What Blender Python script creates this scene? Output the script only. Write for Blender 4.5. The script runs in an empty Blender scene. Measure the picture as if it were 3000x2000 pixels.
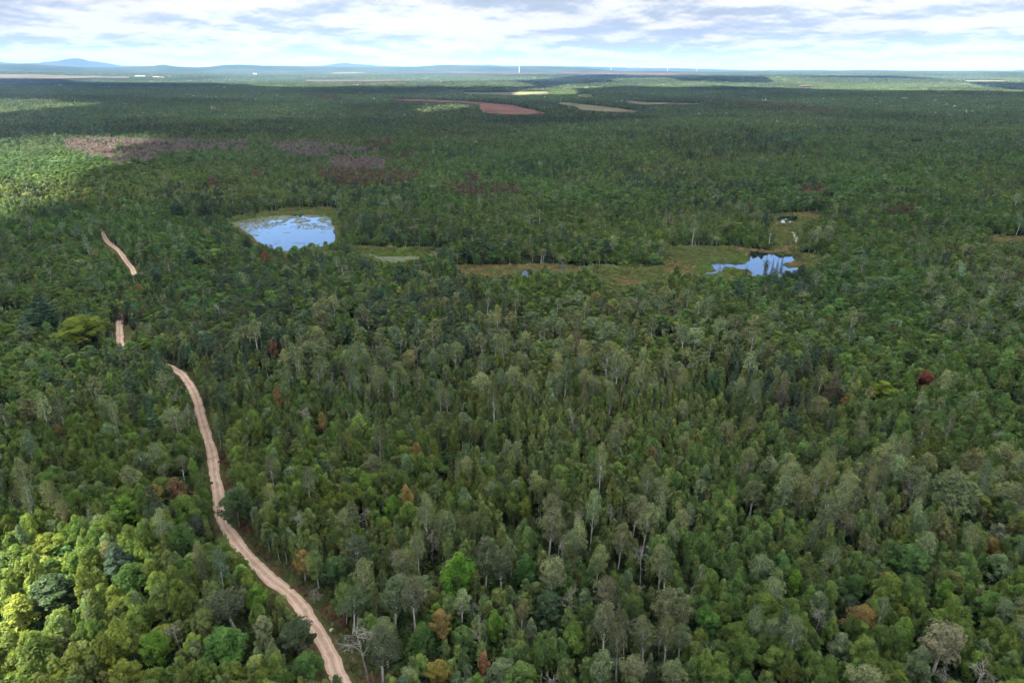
import bpy, math, random
import numpy as np

RS = np.random.RandomState(7)
random.seed(7)
R = math.radians
S = bpy.context.scene
COL = S.collection

# ------------------------------------------------------------------ camera
CAM_H = 100.0
PITCH = 21.63
F = 2000.0                      # focal length in photo pixels (3000 wide)
cam_d = bpy.data.cameras.new('camera')
cam = bpy.data.objects.new('camera', cam_d)
COL.objects.link(cam)
cam_d.sensor_width = 36.0
cam_d.lens = 24.0
cam_d.clip_start = 1.0
cam_d.clip_end = 200000.0
cam.location = (0, 0, CAM_H)
cam.rotation_euler = (R(90 - PITCH), R(0.0), 0)
S.camera = cam

# ------------------------------------------------------------------ sun and exposure
SUN_EL, SUN_AZ = 50.0, 248.0     # azimuth clockwise from +Y : from the left and a little behind
to_sun = np.array([math.sin(R(SUN_AZ)) * math.cos(R(SUN_EL)), math.cos(R(SUN_AZ)) * math.cos(R(SUN_EL)), math.sin(R(SUN_EL))])
sl = bpy.data.lights.new('sun', 'SUN')
sl.energy = 5.0
sl.angle = R(1.0)
sl.color = (1.0, 0.92, 0.76)
so = bpy.data.objects.new('sun', sl)
COL.objects.link(so)
from mathutils import Vector
so.rotation_euler = Vector(tuple(-to_sun)).to_track_quat('-Z', 'Y').to_euler()
S.view_settings.view_transform = 'Standard'
S.view_settings.look = 'None'
S.view_settings.gamma = 1.0
S.view_settings.use_curve_mapping = False
S.view_settings.exposure = 2.5
S.cycles.max_bounces = 7
S.cycles.diffuse_bounces = 3
S.cycles.glossy_bounces = 2
S.cycles.transmission_bounces = 5
S.cycles.transparent_max_bounces = 6
S.cycles.volume_bounces = 3
S.cycles.sample_clamp_indirect = 4.0
S.cycles.use_denoising = True
S.cycles.caustics_reflective = False
S.cycles.caustics_refractive = False


SKY = 0.10
# ------------------------------------------------------------------ node helper
class NT:
    def __init__(s, tree):
        s.t = tree
        s.n = tree.nodes
        s.l = tree.links

    def new(s, typ, **kw):
        n = s.n.new(typ)
        for k, v in kw.items():
            if k == 'ins':
                for kk, vv in v.items():
                    s.put(n.inputs[kk], vv)
            else:
                setattr(n, k, v)
        return n

    def put(s, inp, v):
        if isinstance(v, bpy.types.NodeSocket):
            s.l.new(v, inp)
        else:
            inp.default_value = v

    def math(s, op, a, b=0.0, c=None, clamp=False):
        n = s.n.new('ShaderNodeMath')
        n.operation = op
        n.use_clamp = clamp
        s.put(n.inputs[0], a)
        s.put(n.inputs[1], b)
        if c is not None:
            s.put(n.inputs[2], c)
        return n.outputs[0]

    def mix(s, f, a, b, mode='MIX'):
        n = s.n.new('ShaderNodeMix')
        n.data_type = 'RGBA'
        n.blend_type = mode
        s.put(n.inputs[0], f)
        s.put(n.inputs[6], a)
        s.put(n.inputs[7], b)
        return n.outputs[2]

    def ramp(s, f, lo, hi, a=0.0, b=1.0, smooth=True):
        n = s.n.new('ShaderNodeMapRange')
        n.interpolation_type = 'SMOOTHSTEP' if smooth else 'LINEAR'
        s.put(n.inputs[0], f)
        for i, v in enumerate((lo, hi, a, b)):
            s.put(n.inputs[i + 1], v)
        return n.outputs[0]

    def noise(s, vec, scale, detail=4.0, rough=0.55, dist=0.0, dims='3D'):
        n = s.n.new('ShaderNodeTexNoise')
        n.noise_dimensions = dims
        if vec is not None:
            s.l.new(vec, n.inputs['Vector'])
        n.inputs['Scale'].default_value = scale
        n.inputs['Detail'].default_value = detail
        n.inputs['Roughness'].default_value = rough
        n.inputs['Distortion'].default_value = dist
        return n.outputs[0]


# ------------------------------------------------------------------ world : blue sky behind fair weather cloud
W = bpy.data.worlds.new('World')
S.world = W
W.use_nodes = True
w = NT(W.node_tree)
w.n.clear()
sky = w.new('ShaderNodeTexSky', sky_type='NISHITA', sun_disc=False, sun_elevation=R(SUN_EL), sun_rotation=R(SUN_AZ),
            altitude=100, air_density=1.0, dust_density=0.6, ozone_density=1.5)
tc = w.new('ShaderNodeTexCoord')
sep = w.new('ShaderNodeSeparateXYZ')
w.l.new(tc.outputs['Generated'], sep.inputs[0])
dx, dy, dz = sep.outputs


hyp = w.math('MAXIMUM', w.math('SQRT', w.math('ADD', w.math('MULTIPLY', dx, dx), w.math('MULTIPLY', dy, dy))), 1e-4)
ux = w.math('DIVIDE', dx, hyp)
uy = w.math('DIVIDE', dy, hyp)


def cloud_field(zoff):
    """cloud density seen in a direction; forms get flatter and smaller towards the horizon"""
    z = w.math('MULTIPLY', w.math('ADD', w.math('MAXIMUM', dz, 0.0), 0.030), 1.0 + zoff)
    v = w.math('MULTIPLY', w.math('POWER', z, -0.6), 1.15)
    out = []
    for k, off in ((6.5, 8.4), (15.0, 47.0)):
        c = w.new('ShaderNodeCombineXYZ')
        w.put(c.inputs[0], w.math('MULTIPLY', ux, k)); w.put(c.inputs[1], w.math('MULTIPLY', uy, k))
        w.put(c.inputs[2], w.math('ADD', v, off))
        out.append(w.noise(c.outputs[0], 0.85, 8.0, 0.575, 0.1))
    m = w.new('ShaderNodeMix'); m.data_type = 'FLOAT'
    w.put(m.inputs[0], w.ramp(dz, 0.012, 0.055, 1.0, 0.25)); w.put(m.inputs[2], out[0]); w.put(m.inputs[3], out[1])
    return m.outputs[0]


d0 = cloud_field(0.0)
d1 = cloud_field(0.04)
d2 = cloud_field(0.11)
thr = w.ramp(dz, 0.06, 0.17, 0.24, 0.61)                # more blue shows between the clouds higher up
cover = w.ramp(w.math('SUBTRACT', d0, thr), -0.02, 0.07)
# tops bright, undersides grey : compare with the field a little higher up
top = w.math('ADD', w.math('MULTIPLY', w.math('SUBTRACT', d0, d1), 3.2), w.math('MULTIPLY', w.math('SUBTRACT', d0, d2), 3.0))
lit = w.ramp(w.math('ADD', top, w.math('MULTIPLY', w.math('SUBTRACT', 0.56, d0), 1.6)), -0.22, 0.29)
farness = w.ramp(dz, 0.0, 0.030, 1.0, 0.0)
lit = w.math('MAXIMUM', lit, w.math('MULTIPLY', farness, 0.45))
ccol = w.mix(lit, (0.098, 0.113, 0.134, 1), (0.190, 0.190, 0.190, 1))
skyc = w.mix(1.0, sky.outputs[0], (SKY * 0.78, SKY * 0.9, SKY * 1.1, 1), 'MULTIPLY')
cover = w.math('MAXIMUM', cover, w.math('MULTIPLY', farness, 0.97))
final = w.mix(cover, skyc, ccol)
final = w.mix(w.ramp(dz, 0.01, 0.075, 0.9, 0.0), final, w.mix(1.0, final, (0.96, 0.85, 0.79, 1), 'MULTIPLY'))
bg = w.new('ShaderNodeBackground')
w.l.new(final, bg.inputs[0])
bg.inputs[1].default_value = 1.0
wo = w.new('ShaderNodeOutputWorld')
w.l.new(bg.outputs[0], wo.inputs[0])

# ------------------------------------------------------------------ projection helpers (photo pixels <-> place)
cp, sp = math.cos(R(PITCH)), math.sin(R(PITCH))


def proj(x, y, z):
    """place -> photo pixel"""
    x = np.asarray(x, float); y = np.asarray(y, float); z = np.asarray(z, float) - CAM_H
    dep = y * cp - z * sp
    up = y * sp + z * cp
    dep = np.where(dep < 1, 1, dep)
    return 1500 + F * x / dep, 1000 - F * up / dep


def ray(px, py):
    a = (px - 1500) / F
    b = (1000 - py) / F
    d = np.array([a, cp + b * sp, -sp + b * cp])
    return d / np.linalg.norm(d)


def at(px, py, z=0.0):
    d = ray(px, py)
    t = (z - CAM_H) / d[2]
    return d[0] * t, d[1] * t


# ------------------------------------------------------------------ smooth value noise on the plane
_tab = np.random.RandomState(3).rand(256, 256)


def vnoise(x, y, s, o=0):
    x = np.asarray(x, float) / s + 17.3 * o + 1000; y = np.asarray(y, float) / s + 9.1 * o + 1000
    xi = np.floor(x).astype(int); yi = np.floor(y).astype(int)
    fx = x - xi; fy = y - yi
    fx = fx * fx * (3 - 2 * fx); fy = fy * fy * (3 - 2 * fy)
    a = _tab[xi & 255, yi & 255]; b = _tab[(xi + 1) & 255, yi & 255]
    c = _tab[xi & 255, (yi + 1) & 255]; d = _tab[(xi + 1) & 255, (yi + 1) & 255]
    return (a * (1 - fx) + b * fx) * (1 - fy) + (c * (1 - fx) + d * fx) * fy


def sstep(a, b, x):
    t = np.clip((np.asarray(x, float) - a) / (b - a), 0, 1)
    return t * t * (3 - 2 * t)


def ground(x, y):
    x = np.asarray(x, float); y = np.asarray(y, float)
    d = np.hypot(x, y)
    z = (vnoise(x, y, 420, 1) - 0.5) * 9 * sstep(650, 1500, d)
    z = z + (vnoise(x, y, 1500, 2) - 0.45) * 26 * sstep(1400, 3600, d)
    # the low wooded ridge in the middle distance and two smaller ones
    for cx, cy, rx, ry, h in ((1500, 5600, 1500, 620, 34), (3400, 5300, 1300, 600, 22), (-2600, 5200, 1500, 500, 10), (-300, 5000, 900, 420, 12), (900, 2900, 700, 260, 7)):
        q = ((x - cx) / rx) ** 2 + ((y - cy) / ry) ** 2
        z = z + h * np.exp(-q * 1.1)
    z = z + 84 * sstep(6400, 11500, d)
    z = z + (vnoise(x, y, 2600, 5) - 0.5) * 30 * sstep(9000, 14000, d)
    return z


def hit(px, py):
    """photo pixel -> point on the terrain"""
    d = ray(px, py)
    t = 100.0
    prev = t
    while t < 60000:
        p = d * t
        if CAM_H + p[2] < float(ground(p[0], p[1])):
            lo, hi = prev, t
            for _ in range(20):
                m = (lo + hi) / 2
                p = d * m
                if CAM_H + p[2] < float(ground(p[0], p[1])): hi = m
                else: lo = m
            return float(p[0]), float(p[1])
        prev = t
        t *= 1.01
    p = d * 30000
    return float(p[0]), float(p[1])


# ------------------------------------------------------------------ mesh builders
def mesh_from(name, V, faces, mats, mat_idx=None, smooth=False, fattr=None):
    """V (n,3); faces (m,k) array or list of arrays"""
    V = np.asarray(V, np.float32)
    fl = faces if isinstance(faces, list) else [faces]
    fl = [np.asarray(f, np.int32) for f in fl if len(f)]
    me = bpy.data.meshes.new(name)
    me.vertices.add(len(V)); me.vertices.foreach_set('co', V.ravel())
    loops = np.concatenate([f.ravel() for f in fl])
    sizes = np.concatenate([np.full(len(f), f.shape[1], np.int32) for f in fl])
    me.loops.add(len(loops)); me.loops.foreach_set('vertex_index', loops)
    st = np.concatenate([[0], np.cumsum(sizes)[:-1]]).astype(np.int32)
    me.polygons.add(len(sizes)); me.polygons.foreach_set('loop_start', st); me.polygons.foreach_set('loop_total', sizes)
    if mat_idx is not None: me.polygons.foreach_set('material_index', np.asarray(mat_idx, np.int32))
    me.polygons.foreach_set('use_smooth', np.full(len(sizes), smooth, bool))
    for m in mats: me.materials.append(m)
    if fattr is not None:
        a = me.attributes.new('leaf', 'FLOAT', 'FACE'); a.data.foreach_set('value', np.asarray(fattr, np.float32))
    me.update(calc_edges=True)
    return me


def add_obj(name, me, parent=None, **props):
    o = bpy.data.objects.new(name, me)
    COL.objects.link(o)
    if parent: o.parent = parent
    for k, v in props.items(): o[k] = v
    return o


# ------------------------------------------------------------------ materials
def new_mat(name):
    m = bpy.data.materials.new(name)
    m.use_nodes = True
    t = NT(m.node_tree)
    t.n.clear()
    out = t.new('ShaderNodeOutputMaterial')
    return m, t, out


def leaf_material(name, gloss=0.05, trans=0.24):
    m, t, out = new_mat(name)
    a = t.new('ShaderNodeAttribute', attribute_type='INSTANCER', attribute_name='tint')
    lf = t.new('ShaderNodeAttribute', attribute_type='GEOMETRY', attribute_name='leaf')
    k = t.ramp(lf.outputs['Fac'], 0.0, 1.0, 0.50, 1.60, False)
    hsv = t.new('ShaderNodeHueSaturation')
    t.put(hsv.inputs['Hue'], t.ramp(lf.outputs['Fac'], 0, 1, 0.515, 0.485, False))
    t.put(hsv.inputs['Value'], k)
    t.l.new(a.outputs['Color'], hsv.inputs['Color'])
    c = hsv.outputs[0]
    df = t.new('ShaderNodeBsdfDiffuse'); t.l.new(c, df.inputs[0])
    tr = t.new('ShaderNodeBsdfTranslucent')
    t.l.new(t.mix(1.0, c, (1.15, 1.3, 0.6, 1), 'MULTIPLY'), tr.inputs[0])
    mx = t.new('ShaderNodeMixShader'); mx.inputs[0].default_value = trans
    t.l.new(df.outputs[0], mx.inputs[1]); t.l.new(tr.outputs[0], mx.inputs[2])
    gl = t.new('ShaderNodeBsdfGlossy'); gl.inputs['Roughness'].default_value = 0.5
    gl.inputs[0].default_value = (1, 1, 1, 1)
    m2 = t.new('ShaderNodeMixShader'); m2.inputs[0].default_value = gloss
    t.l.new(mx.outputs[0], m2.inputs[1]); t.l.new(gl.outputs[0], m2.inputs[2])
    t.l.new(m2.outputs[0], out.inputs[0])
    return m


def bark_material(name, c1, c2, scale=2.0):
    m, t, out = new_mat(name)
    g = t.new('ShaderNodeTexCoord')
    mp = t.new('ShaderNodeMapping'); mp.inputs['Scale'].default_value = (1, 1, 0.35)
    t.l.new(g.outputs['Object'], mp.inputs[0])
    n = t.noise(mp.outputs[0], scale, 5, 0.6)
    c = t.mix(t.ramp(n, 0.35, 0.62), c1, c2)
    b = t.new('ShaderNodeBsdfDiffuse'); t.l.new(c, b.inputs[0])
    t.l.new(b.outputs[0], out.inputs[0])
    return m


LEAF = leaf_material('broad_leaves', 0.010)
NEEDLE = leaf_material('needles', 0.010, 0.15)
BARK_WHITE = bark_material('pale_bark', (0.27, 0.265, 0.245, 1), (0.52, 0.51, 0.47, 1))
BARK_GREY = bark_material('grey_bark', (0.11, 0.10, 0.085, 1), (0.24, 0.22, 0.19, 1))
BARK_DARK = bark_material('brown_bark', (0.05, 0.042, 0.035, 1), (0.12, 0.10, 0.08, 1))
BARK_DEAD = bark_material('weathered_dead_wood', (0.15, 0.135, 0.125, 1), (0.30, 0.28, 0.26, 1))


def ground_material():
    m, t, out = new_mat('forest_floor')
    g = t.new('ShaderNodeNewGeometry')
    P = g.outputs['Position']
    n1 = t.noise(P, 0.012, 6, 0.6)
    n2 = t.noise(P, 0.0011, 5, 0.6)
    n3 = t.noise(P, 0.9, 4, 0.6)
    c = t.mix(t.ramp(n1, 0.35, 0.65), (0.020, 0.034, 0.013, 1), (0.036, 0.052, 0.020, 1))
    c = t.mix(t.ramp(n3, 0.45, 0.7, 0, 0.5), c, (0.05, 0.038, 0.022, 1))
    # beyond the drawn trees the wood shows as a mottled canopy
    cd = t.new('ShaderNodeVectorMath', operation='LENGTH'); t.l.new(P, cd.inputs[0])
    far = t.ramp(cd.outputs['Value'], 5500, 8500)
    cf = t.mix(t.ramp(n1, 0.38, 0.64), (0.022, 0.036, 0.020, 1), (0.050, 0.062, 0.032, 1))
    cf = t.mix(t.ramp(n2, 0.52, 0.60, 0, 0.75), cf, (0.024, 0.038, 0.026, 1))  # broad dark blotches: far cloud shade put into the canopy colour
    n4 = t.noise(P, 0.0006, 5, 0.62, 0.4)
    cf = t.mix(t.ramp(n4, 0.60, 0.66, 0, 0.7), cf, (0.13, 0.11, 0.075, 1))
    c = t.mix(far, c, cf)
    b = t.new('ShaderNodeBsdfDiffuse'); t.l.new(c, b.inputs[0])
    bp = t.new('ShaderNodeBump'); bp.inputs['Distance'].default_value = 9.0
    t.put(bp.inputs['Strength'], t.math('MULTIPLY', far, 0.8))
    t.l.new(t.noise(P, 0.05, 4, 0.6), bp.inputs['Height']); t.l.new(bp.outputs[0], b.inputs['Normal'])
    t.l.new(b.outputs[0], out.inputs[0])
    return m


def field_material(name, a, b_, scale=0.05, c3=None):
    m, t, out = new_mat(name)
    g = t.new('ShaderNodeNewGeometry')
    n1 = t.noise(g.outputs['Position'], scale, 6, 0.62, 0.3)
    n2 = t.noise(g.outputs['Position'], scale * 9, 4, 0.6)
    c = t.mix(t.ramp(n1, 0.38, 0.62), a, b_)
    if c3: c = t.mix(t.ramp(n2, 0.5, 0.66, 0, 0.8), c, c3)
    b = t.new('ShaderNodeBsdfDiffuse'); t.l.new(c, b.inputs[0])
    t.l.new(b.outputs[0], out.inputs[0])
    return m


# ------------------------------------------------------------------ ground : one polar sheet out to the horizon
rr = [0]
r_ = 20.0
while r_ < 90000:
    rr.append(r_)
    r_ *= 1.045 if r_ < 2000 else (1.03 if r_ < 14000 else 1.09)
rr = np.array(rr)
# fine in front, coarse behind
az = np.concatenate([np.linspace(-50, 50, 181), np.linspace(50, 310, 53)[1:-1]])
A, B = np.meshgrid(rr, np.radians(az), indexing='ij')
X = A * np.sin(B); Y = A * np.cos(B)
V = np.stack([X, Y, ground(X, Y)], -1).reshape(-1, 3)
na = len(az)
i, j = np.meshgrid(np.arange(len(rr) - 1), np.arange(na), indexing='ij')
j2 = (j + 1) % na
fc = np.stack([i * na + j, (i + 1) * na + j, (i + 1) * na + j2, i * na + j2], -1).reshape(-1, 4)[:, ::-1]
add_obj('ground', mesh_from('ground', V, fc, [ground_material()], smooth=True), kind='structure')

# ------------------------------------------------------------------ road (centre line in photo pixels, on the flat)
ROADPX = [(1075, 2105), (1030, 2045), (992, 1985), (957, 1899), (912, 1823), (861, 1753), (791, 1695), (733, 1638), (689, 1587), (657, 1536), (641, 1485),
          (636, 1434), (628, 1383), (619, 1319), (603, 1268), (587, 1210), (571, 1159), (548, 1115), (512, 1082), (455, 1062),
          (400, 1045), (362, 1020), (351, 994), (350, 965), (352, 937), (362, 885), (382, 835), (392, 800), (370, 765), (346, 733), (314, 707), (300, 675),
          (303, 645), (312, 615), (306, 590), (296, 570)]


def smooth_path(pts, n=14):
    P = np.array(pts, float)
    out = []
    for k in range(len(P) - 1):
        p0, p1, p2, p3 = P[max(k - 1, 0)], P[k], P[k + 1], P[min(k + 2, len(P) - 1)]
        for q in range(n):
            t = q / n
            out.append(0.5 * ((2 * p1) + (-p0 + p2) * t + (2 * p0 - 5 * p1 + 4 * p2 - p3) * t * t + (-p0 + 3 * p1 - 3 * p2 + p3) * t ** 3))
    out.append(P[-1])
    return np.array(out)


road = smooth_path([at(*p) for p in ROADPX], 16)


def ribbon(path, wl, wr, z, nx=7, jag=0.0, crown=0.0):
    """strip along PATH from -wl to +wr, ragged edges"""
    d = np.gradient(path, axis=0); d /= np.linalg.norm(d, axis=1)[:, None] + 1e-9
    nrm = np.stack([d[:, 1], -d[:, 0]], 1)
    V = []
    for k in range(len(path)):
        a = -wl - jag * (vnoise(k * 1.0, 3, 7.1, 3) + 0.5 * vnoise(k * 1.0, 3, 1.8, 4) - 0.75)
        b = wr + jag * (vnoise(k * 1.0, 9, 6.3, 5) + 0.5 * vnoise(k * 1.0, 3, 1.7, 6) - 0.75)
        for q in range(nx):
            s = a + (b - a) * q / (nx - 1)
            p = path[k] + nrm[k] * s
            V.append((p[0], p[1], z + crown * (1 - (2 * q / (nx - 1) - 1) ** 2)))
    i, j = np.meshgrid(np.arange(len(path) - 1), np.arange(nx - 1), indexing='ij')
    f = np.stack([i * nx + j, i * nx + j + 1, (i + 1) * nx + j + 1, (i + 1) * nx + j], -1).reshape(-1, 4)
    return np.array(V), f


def along_attr(me, path, nx, wl, wr):
    a = me.attributes.new('across', 'FLOAT', 'POINT')
    a.data.foreach_set('value', np.tile(np.linspace(-1, 1, nx), len(path)).astype(np.float32))


def road_material():
    m, t, out = new_mat('sandy_gravel')
    g = t.new('ShaderNodeNewGeometry'); P = g.outputs['Position']
    ac = t.new('ShaderNodeAttribute', attribute_name='across').outputs['Fac']
    n1 = t.noise(P, 0.35, 5, 0.6); n2 = t.noise(P, 2.6, 5, 0.7)
    c = t.mix(t.ramp(n1, 0.35, 0.65), (0.36, 0.25, 0.19, 1), (0.49, 0.36, 0.285, 1))
    c = t.mix(t.ramp(n2, 0.45, 0.7, 0, 0.5), c, (0.60, 0.45, 0.36, 1))
    aa = t.math('ABSOLUTE', t.math('ADD', ac, t.math('MULTIPLY', t.math('SUBTRACT', n1, 0.5), 0.5)))
    rut = t.ramp(t.math('ABSOLUTE', t.math('SUBTRACT', aa, 0.48)), 0.06, 0.2, 1, 0)
    c = t.mix(t.math('MULTIPLY', rut, 0.5), c, (0.62, 0.47, 0.38, 1))
    mid = t.ramp(aa, 0.0, 0.22, 0.75, 0)
    c = t.mix(t.math('MULTIPLY', mid, t.ramp(n2, 0.4, 0.6)), c, (0.22, 0.17, 0.10, 1))
    edge = t.ramp(aa, 0.86, 1.1, 0, 0.7)
    c = t.mix(t.math('MULTIPLY', edge, t.ramp(n2, 0.35, 0.6)), c, (0.20, 0.14, 0.085, 1))
    b = t.new('ShaderNodeBsdfDiffuse'); t.l.new(c, b.inputs[0])
    bp = t.new('ShaderNodeBump'); bp.inputs['Distance'].default_value = 0.15; bp.inputs['Strength'].default_value = 0.6
    t.l.new(n2, bp.inputs['Height']); t.l.new(bp.outputs[0], b.inputs['Normal'])
    t.l.new(b.outputs[0], out.inputs[0])
    return m


verge_mat = field_material('heath_verge', (0.058, 0.070, 0.026, 1), (0.095, 0.068, 0.038, 1), 0.25, (0.055, 0.085, 0.025, 1))
Vv, fv = ribbon(road, 3.4, 5.0, 0.03, 5, 1.4)
add_obj('roadside_verge', mesh_from('verge', Vv, fv, [verge_mat]), kind='structure')
Vr, fr = ribbon(road, 1.3, 1.4, 0.07, 9, 0.5, 0.06)
me = mesh_from('road', Vr, fr, [road_material()], smooth=True)
along_attr(me, road, 9, 2, 2)
add_obj('dirt_road', me, kind='structure')


def road_dist(x, y):
    """signed distance: + to the right of the travel direction (away from camera)"""
    x = np.asarray(x, float); y = np.asarray(y, float)
    best = np.full(x.shape, 1e9); side = np.zeros(x.shape)
    P = road[::4]
    d = np.gradient(P, axis=0); d /= np.linalg.norm(d, axis=1)[:, None]
    m = (y < 700) & (x < 60) & (x > -420)
    xs, ys = x[m], y[m]
    bb = np.full(xs.shape, 1e9); ss = np.zeros(xs.shape)
    for (px_, py_), (ax, ay) in zip(P, d):
        q = np.hypot(xs - px_, ys - py_)
        s = (xs - px_) * ay - (ys - py_) * ax
        u = q < bb
        bb[u] = q[u]; ss[u] = np.sign(s[u])
    best[m] = bb; side[m] = ss
    return best, side


# ------------------------------------------------------------------ ponds, marshes, fields (outlines read off the photo, laid on the ground)
POND_A = [(668, 653), (700, 645), (760, 637), (830, 629), (900, 628), (955, 631), (975, 640), (978, 660), (988, 685), (985, 712), (950, 728), (900, 736), (825, 738), (772, 722), (738, 698), (708, 672)]
POND_B = [(2073, 773), (2091, 770), (2142, 772), (2176, 773), (2193, 764), (2191, 745), (2193, 733), (2232, 738), (2283, 746), (2326, 748), (2334, 756), (2321, 768), (2295, 774), (2308, 782), (2334, 784), (2350, 787), (2331, 796), (2290, 818), (2250, 822), (2206, 812), (2193, 792), (2160, 789), (2150, 783), (2122, 783), (2117, 797), (2079, 804), (2028, 803), (2053, 799), (2089, 797), (2092, 790), (2084, 783)]
POND_C = [(2277, 636), (2300, 632), (2336, 634), (2342, 644), (2320, 652), (2290, 655), (2272, 645)]
POND_D = [(1524, 796), (1534, 789), (1556, 789), (1562, 799), (1550, 812), (1528, 812)]
POND_E = [(1068, 741), (1090, 744), (1110, 752), (1150, 751), (1190, 750), (1215, 749), (1235, 755), (1200, 762), (1160, 773), (1120, 766), (1098, 756), (1075, 748)]
POND_F = [(1738, 789), (1745, 786), (1762, 788), (1758, 795), (1742, 795)]
POND_G = [(2668, 410), (2692, 409), (2700, 412), (2680, 414)]
STREAM = [(2277, 655), (2279, 661), (2290, 670), (2303, 677), (2318, 679), (2328, 685), (2326, 692), (2335, 698), (2328, 712), (2300, 724), (2262, 741)]
MARSH = [
    [(640, 662), (690, 634), (770, 622), (850, 612), (960, 606), (985, 612), (1000, 650), (1008, 718), (960, 744), (820, 752), (748, 732), (700, 692)],
    [(1030, 722), (1080, 718), (1150, 728), (1280, 728), (1290, 748), (1250, 775), (1170, 785), (1090, 778), (1040, 750)],
    [(1320, 776), (1400, 774), (1500, 776), (1620, 772), (1700, 780), (1960, 778), (1985, 815), (1900, 845), (1760, 845), (1700, 822), (1560, 815), (1400, 812), (1330, 800)],
    [(1955, 722), (2030, 720), (2150, 722), (2200, 728), (2290, 738), (2380, 745), (2420, 765), (2400, 800), (2330, 826), (2180, 830), (2020, 830), (1960, 800), (1940, 760)],
    [(2265, 625), (2350, 622), (2450, 622), (2400, 640), (2350, 665), (2350, 700), (2330, 735), (2260, 738), (2268, 690), (2262, 650)],
    [(2850, 690), (3010, 692), (3080, 705), (3010, 716), (2900, 712)],
    [(1760, 830), (1870, 818), (1900, 840), (1860, 865), (1790, 865)],
]
VISMARSH = [  # the parts of the marshes that stay in view
    [(670, 655), (700, 634), (770, 622), (850, 614), (945, 610), (975, 640), (985, 690), (960, 704), (900, 714), (810, 722), (768, 708), (722, 668)],
    [(1036, 726), (1080, 722), (1180, 728), (1275, 730), (1280, 738), (1180, 762), (1110, 765)],
    [(1330, 780), (1400, 778), (1480, 780), (1590, 778), (1590, 788), (1552, 806), (1524, 806), (1400, 798)],
    [(1750, 788), (1940, 784), (1960, 815), (1880, 825), (1840, 850), (1790, 850), (1760, 812)],
    [(1965, 724), (2030, 722), (2150, 724), (2280, 736), (2370, 748), (2360, 765), (2330, 775), (2300, 776), (2260, 775), (2240, 795), (2205, 800), (2170, 800), (2040, 806), (1985, 780)],
    [(2270, 630), (2345, 628), (2420, 628), (2345, 650), (2345, 692), (2325, 725), (2285, 720), (2272, 670)],
    [(2900, 696), (3000, 696), (3000, 708), (2930, 708)],
    [(1526, 790), (1556, 790), (1556, 806), (1528, 806)],
    [(2668, 410), (2700, 409), (2700, 414), (2672, 414)],
]
VISROAD = [[(1060, 2030), (985, 1970), (940, 1880), (888, 1800), (835, 1735), (775, 1690), (715, 1635), (680, 1590), (650, 1545), (632, 1495), (628, 1450), (644, 1450), (660, 1490), (675, 1530), (705, 1570), (750, 1620), (810, 1670), (880, 1740), (932, 1820), (975, 1890), (1030, 1970), (1080, 2030)],
           [(606, 1345), (598, 1290), (580, 1215), (562, 1165), (535, 1125), (503, 1084), (512, 1074), (550, 1092), (572, 1130), (590, 1190), (612, 1270), (630, 1320), (640, 1355)],
           [(338, 995), (339, 937), (366, 933), (368, 995)],
           [(296, 680), (300, 672), (318, 700), (345, 728), (360, 738), (378, 765), (402, 800), (386, 802), (360, 770), (335, 738), (305, 712)]]
FIELDS = [  # outline, colours
    ([(1137, 292), (1240, 292), (1330, 296), (1400, 300), (1500, 309), (1598, 331), (1600, 334), (1480, 337), (1412, 330), (1395, 308), (1300, 300), (1180, 297)], 'red'),
    ([(1608, 299), (1665, 302), (1760, 312), (1883, 328), (1800, 329), (1700, 324), (1680, 312)], 'tan'),
    ([(1825, 300), (1850, 292), (1862, 297), (1905, 301), (2061, 304), (2040, 307), (1960, 306), (1890, 308)], 'tan'),
    ([(1688, 278), (1712, 275), (1738, 278), (1735, 287), (1700, 285)], 'yellow'),
    ([(-60, 219), (60, 218), (200, 222), (380, 226), (360, 231), (200, 232), (60, 231), (-60, 233)], 'pink'),
    ([(970, 213), (1050, 212), (1060, 215), (980, 216)], 'tan'),
    ([(1180, 212), (1360, 214), (1500, 215), (1620, 215), (1560, 219), (1400, 217), (1200, 215)], 'red2'),
    ([(1640, 214), (1800, 215), (2000, 217), (2060, 219), (1900, 221), (1700, 218)], 'red2'),
    ([(890, 234), (960, 235), (1200, 235), (1205, 239), (1050, 240), (900, 239)], 'red2'),
    ([(2330, 252), (2380, 251), (2380, 255), (2340, 256)], 'red2'),
    ([(1350, 271), (1500, 270), (1600, 268), (1610, 275), (1480, 280), (1380, 276)], 'tan'),
    ([(2820, 236), (2950, 236), (2950, 239), (2830, 239)], 'tan'),
    ([(980, 291), (1005, 291), (1005, 295), (982, 295)], 'tan'),
]


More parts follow.
